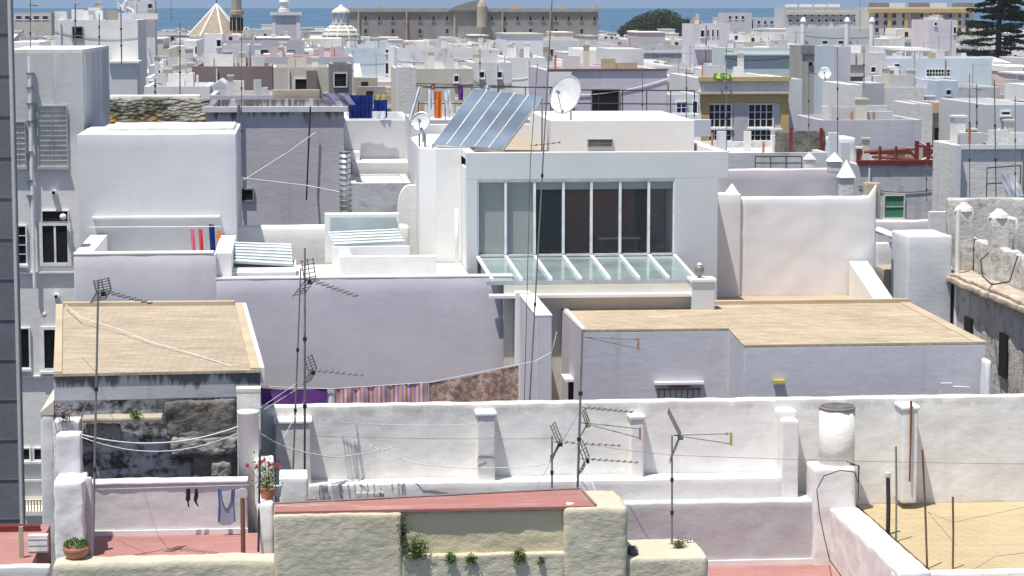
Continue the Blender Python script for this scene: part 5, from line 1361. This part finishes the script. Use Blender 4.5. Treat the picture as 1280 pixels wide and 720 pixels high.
shrub('largest bushy weed growing at the left corner of the niche',521,686,44.0,.20,420,hgt=1.0)
shrub('trailing dark weed stem down the left edge of the niche',503,665,43.95,.10,120,'leaf_dark',hgt=3.5)
shrub('small weed on the niche sill, left of two',563,697,44.0,.09,120)
shrub('tiny weed on the niche sill between two others',589,699,44.0,.10,90)
shrub('leafy weed at the right part of the niche sill',650,695,44.0,.13,220)
shrub('small green weed at the foot of the aerial on the lower wall',850,683,44.9,.16,200)
shrub('faint weed sprouting near the right end of the niche',676,700,44.0,.07,50)
p=at(791,688,44.4); tag(MB().rbox(p.x-.08,p.x+.1,44.3,44.6,p.z-.1,p.z+.05,res=.04,r=.04,amp=.02).build('dark_clod','rubble'),'dark lump lodged in the corner right of the tall yellow block','lump')

# ================================================================== LEFT COURT
zf=at(200,668,48).z
tag(MB().box(at(108,668,48).x,at(345,668,48).x,44.86,47.98,12,zf).build('red_terrace','redfloor'),'small red-floored terrace under the white washing wall','terrace')
a=at(111,607,48); b=at(309,600,48)
w=tag(MB().rbox(a.x,b.x,48,48.35,14,a.z,res=.08,r=.06,amp=.02).build('terrace_wall','courtwall'),'low pinkish-white wall with washing hung in front of it','wall')
MB().box(a.x,b.x,47.93,47.999,zf,zf+.1).build('skirting','white_clean',w)
MB().rbox(a.x-.02,b.x+.02,47.96,48.38,a.z+.002,a.z+.07,res=.08,r=.03,amp=.012).build('coping','white_clean',w)
p0=at(67,604,46); p1=at(104,604,46)
r=thing('pillar','thick whitewashed pillar at the left of the small red terrace','pillar',((p0.x+p1.x)/2,46,16))
MB().rbox(p0.x,p1.x,46,47.2,12,p0.z,res=.07,r=.04,amp=.03,fr=3).build('lower_shaft','white',r)
q0=at(70,543,47.1); q1=at(101,543,47.1)
MB().rbox(q0.x,q1.x,47.0,47.5,18,q0.z,res=.07,r=.04,amp=.03,fr=3).build('upper_shaft','pinkish',r)
p=at(109,595,46.6); q=at(116,694,46.0); tag(MB().rbox(p.x-.04,p.x+.10,46.4,46.55,zf-.2,p.z,res=.1,r=.03,amp=.01).build('grey_post','grey'),'thin grey post leaning by the whitewashed pillar','post')
# potted plant
p=at(95,690,44.6)
r=thing('potted_plant','round terracotta bowl of small succulents on the yellow parapet','potted plant',(p.x,p.y,p.z-.12))
MB().lathe(p.x,p.y,[(.16,p.z-.12),(.22,p.z-.02),(.25,p.z+.08),(.24,p.z+.10),(.21,p.z+.09)],20,.03).build('pot','copper',r,smooth=True)
m=MB()
for i in range(420):
    an=rnd.uniform(0,6.28); rr=.24*math.sqrt(rnd.random()); c_=Vector((p.x+rr*math.cos(an),p.y+rr*math.sin(an),p.z+.10+.17*math.sqrt(max(0,1-(rr/.26)**2))*rnd.uniform(.3,1)))
    a_=Vector((rnd.gauss(0,1),rnd.gauss(0,1),rnd.gauss(.4,1))).normalized()*.03; b_=a_.cross(Vector((rnd.gauss(0,1),rnd.gauss(0,1),1))).normalized()*.014
    m.add([c_-a_,c_+b_,c_+a_,c_-b_],[(0,1,2,3)])
m.build('foliage','leaf_green',r)
# washing on the terrace wall
wire('thin washing line in front of the pinkish wall',[(112,612,47.75),(312,606,47.75)],'cable_w',.005,name='washing_line',cat='washing line')
r=thing('tank_top','grey tank top with blue edging pegged on the line','tank top',tuple(at(282,658,47.75)))
def polycloth(par,pts,Y,mat,nm,d=.012):
    ps=[at(x,y,Y) for x,y in pts]; n=len(ps); m=MB(); m.add([tuple(v) for v in ps]+[(v.x,v.y+d,v.z) for v in ps],[tuple(range(n)),tuple(range(n,2*n))[::-1]]+[((i+1)%n,i,n+i,n+(i+1)%n) for i in range(n)]); return m.build(nm,mat,par)
polycloth(r,[(272,611),(275,611),(277,625),(281,634),(285,634),(289,627),(290,611),(293,611),(292,630),(294,652),(288,656),(279,657),(273,653),(274,632)],47.75,'greycloth','body')
for pts in ([(273,611),(274,632),(273,652)],[(275.5,611),(277.5,625),(281,635),(285,635),(289,627),(290,611)],[(293,611),(292.2,630),(293.8,652)]):
    MB().tube([at(x,y,47.74) for x,y in pts],.014,5).build('blue_trim','bluetrim',r)
for i,(pts) in enumerate(([(233,611),(238,611),(238,624),(236,628),(237,634),(235,634),(234,627),(232,625)],[(244,611),(247,611),(248,620),(246,627),(249,634),(247,633),(243,627),(242,624)])):
    o=polycloth(None,pts,47.75,'blackcloth','sock'); tag(o,['left of two black socks on the line','right of two black socks on the line'][i],'sock','black socks on the line')
# stained house
zh=at(200,465,50).z
c=[gz(67,467,zh),gz(325,462,zh),gz(303,380,zh),gz(70,382,zh)]
r=thing('stained_house','flat tan-roofed house with black mildewed front wall','house',tuple(at(190,600,50)))
zm=at(190,500,50).z
MB().prism([(v.x,v.y) for v in c],zm,zh-.06).build('upper_wall','streaked',r,bevel=.02)
MB().prism([(v.x,v.y+(.05 if i<2 else 0)) for i,v in enumerate(c)],12,zm-.001).build('lower_wall','mildew',r)
MB().prism([(v.x,v.y-(.05 if i<2 else 0)) for i,v in enumerate(c)],zh-.058,zh).build('roof','tan',r)
def edge2(p,q,w,h,mat,nm):
    v=(q-p).normalized(); n_=Vector((-v.y,v.x,0))*w
    MB().prism([(p.x,p.y),(p.x+n_.x,p.y+n_.y),(q.x+n_.x,q.y+n_.y),(q.x,q.y)],zh+.001,zh+h).build(nm,mat,r)
edge2(c[1],c[2],.20,.04,'tanedge','roof_border'); edge2(c[3],c[0],.17,.04,'tanedge','roof_border'); edge2(c[2]+Vector((-.2,0,0)),c[3]+Vector((.2,0,0)),.25,.10,'tanedge','roof_border')
e=MB(); o1,o2=c[1],c[2]; v=(o2-o1).normalized(); n_=Vector((v.y,-v.x,0))*.09
e.prism([(o1.x+.002,o1.y+.1),(o1.x+n_.x,o1.y+n_.y+.1),(o2.x+n_.x,o2.y+n_.y),(o2.x+.002,o2.y)],zh-.3,zh+.03); e.build('white_edge','white_clean',r)
l0=at(102,522,49.6); l1=at(203,522,49.6); MB().rbox(l0.x,l1.x,49.55,50.0,l0.z-.1,l0.z,res=.08,r=.03,amp=.02).build('ledge','stone',r)
for nm,mt,x0,y0,x1,y1,yy,am in (('rough_mortar','rubble',206,503,297,548,49.84,.05),('rough_mortar','rubble',222,540,298,574,49.80,.05),('stone_outcrop','outcrop',212,548,296,569,49.70,.06),('rough_mortar','rubble',238,566,298,606,49.82,.06),('stone_outcrop','outcrop',262,578,290,600,49.74,.05),('flaked_wash','outcrop',104,533,150,556,49.95,.03)):
    l0=at(x0,y0,49.7); l1=at(x1,y1,49.7)
    MB().rbox(l0.x,l1.x,yy,50.1,l1.z,l0.z,res=.045,r=.07,amp=am,fr=3.0).build(nm,mt,r)
l0=at(66,527,49.3); l1=at(100,600,49.3); MB().rbox(l0.x,l1.x,49.3,49.95,16,l0.z,res=.1,r=.04,amp=.02).build('side_pier','white_old',r)
shrub('reddish weed on the ledge at the left of the mildewed wall',80,518,49.3,.20,180,'brown',name='ledge_weed')
shrub('green weed sprouting from the ledge of the mildewed wall',170,519,49.5,.13,120,name='ledge_weed')
a=at(50,519,50.6); b=at(67,500,50.6)
r=tag(MB().rbox(a.x,b.x,50.6,53,12,a.z,res=.12,r=.05,amp=.02).build('side_wall','bluewhite'),'narrow pale blue-white wall left of the mildewed house','wall')
MB().prism([(a.x,50.6),(b.x,50.6),(b.x,53),(a.x,53)],a.z,[a.z+.06,a.z+.3,a.z+.5,a.z+.1]).build('coping','cream',r)
# red roof far lower left
zq=at(20,656,50).z
r=thing('red_roof','small red-painted roof terrace cropped by the lower left corner','roof',tuple(at(25,700,47)))
MB().box(at(-40,660,50).x,at(63,656,50).x,46.3,50,12,zq).build('floor','redfloor',r)
p=at(-10,662,49.4); q=at(50,655,49.4); MB().box(p.x,q.x,49.3,49.5,zq+.0,zq+.12).build('beam','redpaint',r)
MB().rbox(at(-40,660,46.2).x,at(63,700,46.2).x,46.0,46.29,12,zq+.03,res=.1,r=.03,amp=.02).build('front_wall','mildew_soft',r)
p=gz(27,697,zq); 
tag(MB().box(p.x-.04,p.x+.04,p.y-.04,p.y+.04,p.z,p.z+.62).build('stub_post','stone'),'short stone-coloured stub post on the red corner roof','post')
p=gz(48,690,zq); r=thing('crate','white slatted crate on the red corner roof','crate',tuple(p))
m=MB()
for k in range(3): m.box(p.x-.19,p.x+.19,p.y-.12,p.y-.09,p.z+.04+k*.12,p.z+.12+k*.12)
m.build('slats','frame_white',r); MB().box(p.x-.19,p.x+.19,p.y-.088,p.y+.15,p.z,p.z+.34).build('body','white_old',r)
# chimney, posts and flowers between
cx=at(311,560,48.8).x
r=thing('pipe_chimney','white cylindrical flue with a yellowed cap beside the mildewed wall','chimney',(cx,48.8,18))
zc=at(311,518,48.8).z
MB().lathe(cx,48.8,[(.21,16),(.21,zc),(.23,zc+.02),(.23,zc+.08),(.05,zc+.1)],20,.02).build('shaft','white',r,smooth=True)
MB().box(cx-.24,cx+.24,49.1,49.5,18,zc+.42).build('block','white_old',r); MB().box(cx-.25,cx+.25,49.09,49.51,zc+.421,zc+.48).build('cap','cream',r)
a=at(318,540,48.4); b=at(342,540,48.4)
tag(MB().rbox(a.x,b.x,48.37,49,14,at(318,575,48.4).z,res=.08,r=.05,amp=.02).build('white_pier','white'),'short white pier behind the flower pots','pier')
p0=at(322,625,45.6); p1=at(343,692,45.6)
tag(MB().rbox(p0.x,p1.x,45.3,46.4,16,p0.z,res=.07,r=.05,amp=.02).build('pot_stand','white_clean'),'white block holding the flower pots beside the yellow wall','wall')
p=at(334,695-70,45.7)
r=thing('flower_pot','terracotta pot of red geraniums on the white block','potted plant',tuple(p))
MB().lathe(p.x,p.y,[(.10,p.z-.02),(.14,p.z+.2),(.155,p.z+.2),(.155,p.z+.24),(.13,p.z+.24)],18).build('pot','copper',r,smooth=True)
m=MB(); fl=MB()
for i in range(260):
    d=Vector((rnd.gauss(0,.12),rnd.gauss(0,.12),abs(rnd.gauss(.2,.18)))); c_=p+Vector((0,0,.22))+d
    a_=Vector((rnd.gauss(0,1),rnd.gauss(0,1),rnd.gauss(.4,1))).normalized()*.03; b_=a_.cross(Vector((rnd.gauss(0,1),rnd.gauss(0,1),1))).normalized()*.017
    m.add([c_-a_,c_+b_,c_+a_,c_-b_],[(0,1,2,3)])
for px,py in ((326,577),(331,574),(337,580),(345,579),(321,583),(309,582),(348,585),(339,588)):
    c_=at(px,py,45.7)
    for i in range(16):
        d=Vector((rnd.gauss(0,.022),rnd.gauss(0,.022),rnd.gauss(0,.02))); a_=Vector((rnd.gauss(0,1),rnd.gauss(0,1),rnd.gauss(0,1))).normalized()*.022; b_=a_.cross(Vector((rnd.gauss(0,1),1,rnd.gauss(0,1)))).normalized()*.018
        fl.add([c_+d-a_,c_+d+b_,c_+d+a_,c_+d-b_],[(0,1,2,3)])
    m.tube([p+Vector((0,0,.22)),c_],.006,4)
m.build('foliage','leaf_green',r); fl.build('blossom','flower',r)
p=at(346,612,45.9); r=thing('flower_pot','smaller pale pot standing right of the geraniums','potted plant',(p.x,p.y,p.z-.1))
MB().lathe(p.x,p.y,[(.07,p0.z),(.10,p0.z+.2),(.11,p0.z+.22)],16).build('pot','whitecloth',r,smooth=True)
p=at(304,690,45.4); q=at(303,622,45.4)
r=thing('rusty_post','rusty post topped by a grey round disc at the terrace edge','post',(p.x,p.y,zf))
MB().tube([(p.x,p.y,zf),(p.x,p.y,q.z)],.045,8).build('shaft','rust',r)
MB().tube([(p.x,p.y-.02,q.z+.08),(p.x,p.y+.03,q.z+.08)],.10,20).build('disc','greylav',r)
wire('tall dark pole rising past the geraniums',[(325,562,45.5),(323,690,45.2)],'iron',.022,name='pole',cat='pole')
p0=at(349,597,46.4); p1=at(385,597,46.4)
tag(MB().rbox(p0.x,p1.x,46.4,47.2,14,p0.z,res=.07,r=.04,amp=.015).build('white_block','white'),'squat white block just behind the left end of the red tiled cap','wall')
p=at(390,628,45.9); tag(MB().rbox(p.x-.1,p.x+.1,45.9,46.1,zT-.2,p.z+.08,res=.04,r=.02,amp=.01).build('wooden_box','brown'),'little dark wooden box behind the red tiled cap','box')

# ================================================================== FOREGROUND AERIALS
aerial('tall aerial standing in front of the mildewed house, yagi pointing right',116,697,350,45.6,[(122,362,188,379,-.5,9,.34,.22)],px2=123,th=.024,guys=[(84,384,52,.9),(100,520,47,.62)])
aerial('tall thick aerial mast with two yagis in front of the lavender wall',381,600,310,52.0,[(380,347,445,370,-.6,10,.42,.42),(383,462,453,469,-.4,9,.36,.30)],px2=381,guys=[(330,590,50,.35)],th=.026)
aerial('slim second mast leaning beside the thick yagi mast',366,596,335,51.8,[],px2=376,th=.02,guys=[(325,510,49,.45),(330,512,49,.42)])
aerial('yellow-jointed aerial mast with four booms above the red cap',722,612,414,50.5,[(730,421,798,424,-.2,2,.22,0,'yellow_p','copper'),(727,509,790,515,-.5,9,.36,.0),(726,528,800,536,-.3,0,.36,.28,'yellow_p','copper'),(725,573,797,578,-.4,9,.32,.36)],px2=728,th=.028,guys=[(750,632,48,.3),(670,610,52,.5)])
aerial('short aerial with broad grid reflector left of the yellow-jointed mast',690,612,545,50.3,[(690,552,775,557,-.4,10,.34,.40)],th=.022)
aerial('single aerial with wide grid and orange tip on the lower yellow wall',840,686,544,45.2,[(842,544,914,542,-.2,1,.34,.50,'steel','yellow_p')],th=.020)
aerial('very tall thin mast rising across the modern house front to the sky',659,556,0,55.5,[(662,182,700,176+2,-.2,5,.4,0)],px2=690,th=.018,guys=[(690,430,57,.25)])
m=thing('wire_aerial','long thin aerial wire mast left of the sky-high mast','antenna',tuple(at(655,500,56)),'rooftop television aerials')
MB().tube([at(655,520,56),at(663,200,56),at(672,80,56)],.010,5).build('mast','alu',m)
for i,(px,y0,y1,Y_,dsc) in enumerate([(225,120,28,100,'thin dark-topped mast before the pyramid roof'),(194,123,98,95,'short thin mast behind the mossy rubble wall'),(302,222,38,80,'tall thin mast against the stained grey house'),(908,190,58,84,'thin mast before the ochre house'),(1047,190,60,78,'dark thin mast in front of the pale blue chimney house'),(1011,190,85,84,'slightly leaning mast left of the pale blue chimney house'),(1080,112,62,110,'mast beside the white gable-ended block'),(858,150,85,80,'short mast right of the mauve house'),(803,150,90,82,'thin mast in front of the mauve house window'),(38,62,0,75,'thin mast on the grey apartment house'),(1212,250,92,79,'thin pale mast near the green glass roof'),(1269,262,120,78,'thin mast crossing the house at the right edge'),(214,30,0,200,'far mast right of the mauve watchtower'),(1158,252,205,82,'thin mast on the peeling grey house'),(600,108,60,84,'thin mast behind the solar panel'),(1075,40,0,200,'twin-like tall mast under the grey apartments')]):
    aerial(dsc,px,y0,y1,Y_,[(px-2,y1+6,px+8,y1+7,.1,4,.4,0)] if i%2 else [],th=.017 if Y_<90 else .026,mat='steel')
# ---- white cables in the foreground
wire('pale cable sagging from the whitewashed pillar to the flue',[(101,543,47.2),(298,533,47.2)],sag=.25,r=.012)
wire('second pale cable sagging in front of the mildewed wall',[(101,546,47.0),(298,541,47.0)],sag=.33,r=.008)
wire('pale cable running from the flue over the parapet to the right',[(325,541,49),(360,560,50),(420,572,51),(500,557,52.3)],r=.012,sag=.02)
wire('pale cable sloping down along the parapet centre',[(462,556,52.6),(520,579,52.2),(600,585,52.2),(682,580,52)],r=.009,sag=.03)
wire('thin cable strung low along the long parapet',[(388,545,52.4),(690,548,52.4),(842,569,51),(1290,580,51.2)],'steel',.006,sag=.03)
wire('thin pale wire strung along the upper long parapet',[(325,516,52),(597,530,52.3)],r=.006,sag=.12)
wire('thin pale wire lying across the tan roof of the mildewed house',[(82,381,60.5),(101,397,57.8),(150,412,56),(190,428,54),(240,442,52.3),(290,458,50.6)],r=.012)
wire('hanging white wire by the end wall of the terrace',[(696,415,57),(690,440,57),(668,452,57)],r=.01)
hz=MB().box(-420,900,-4,1490,-3,45).build('haze','white'); hz['kind']='stuff'
hm=bpy.data.materials.new('haze_air'); hm.use_nodes=True; nt=hm.node_tree; nt.nodes.remove(nt.nodes['Principled BSDF'])
pv=nt.nodes.new('ShaderNodeVolumePrincipled'); pv.inputs['Density'].default_value=.00009; pv.inputs['Color'].default_value=(.88,.93,1,1); pv.inputs['Anisotropy'].default_value=.2
nt.links.new(pv.outputs[0],[n for n in nt.nodes if n.type=='OUTPUT_MATERIAL'][0].inputs['Volume']); hz.data.materials[0]=hm
# ------------------------------------------------------------------ light
w=bpy.data.worlds.new("World"); sc.world=w; w.use_nodes=True
nt=w.node_tree; bg=nt.nodes['Background']
sky=nt.nodes.new('ShaderNodeTexSky'); sky.sky_type='NISHITA'; sky.sun_disc=False
EL=math.radians(72); AZ=math.radians(48)   # AZ: sun direction measured from -Y towards -X
sd=Vector((-math.sin(AZ)*math.cos(EL),-math.cos(AZ)*math.cos(EL),math.sin(EL)))
sky.sun_elevation=EL
sky.sun_rotation=math.atan2(sd.x,sd.y)
sky.altitude=0; sky.air_density=1.0; sky.dust_density=.4; sky.ozone_density=2.5
tc=nt.nodes.new('ShaderNodeTexCoord'); va=nt.nodes.new('ShaderNodeVectorMath'); va.operation='ADD'; va.inputs[1].default_value=(0,0,.24)
nt.links.new(tc.outputs['Generated'],va.inputs[0]); nt.links.new(va.outputs[0],sky.inputs[0])
hs=nt.nodes.new('ShaderNodeHueSaturation'); hs.inputs['Saturation'].default_value=.88; nt.links.new(sky.outputs[0],hs.inputs['Color']); nt.links.new(hs.outputs[0],bg.inputs[0]); bg.inputs[1].default_value=.085
sl=bpy.data.lights.new('sun','SUN'); sl.energy=4.2; sl.angle=math.radians(.5); sl.color=(1,.965,.90)
so=bpy.data.objects.new('sun',sl); COL.objects.link(so); so.rotation_euler=sd.to_track_quat('Z','Y').to_euler(); so.location=(0,0,80)
sc.view_settings.view_transform='Standard'; sc.view_settings.look='None'; sc.view_settings.exposure=.46; sc.view_settings.gamma=1
sc.view_settings.use_curve_mapping=False
sc.render.engine='CYCLES'
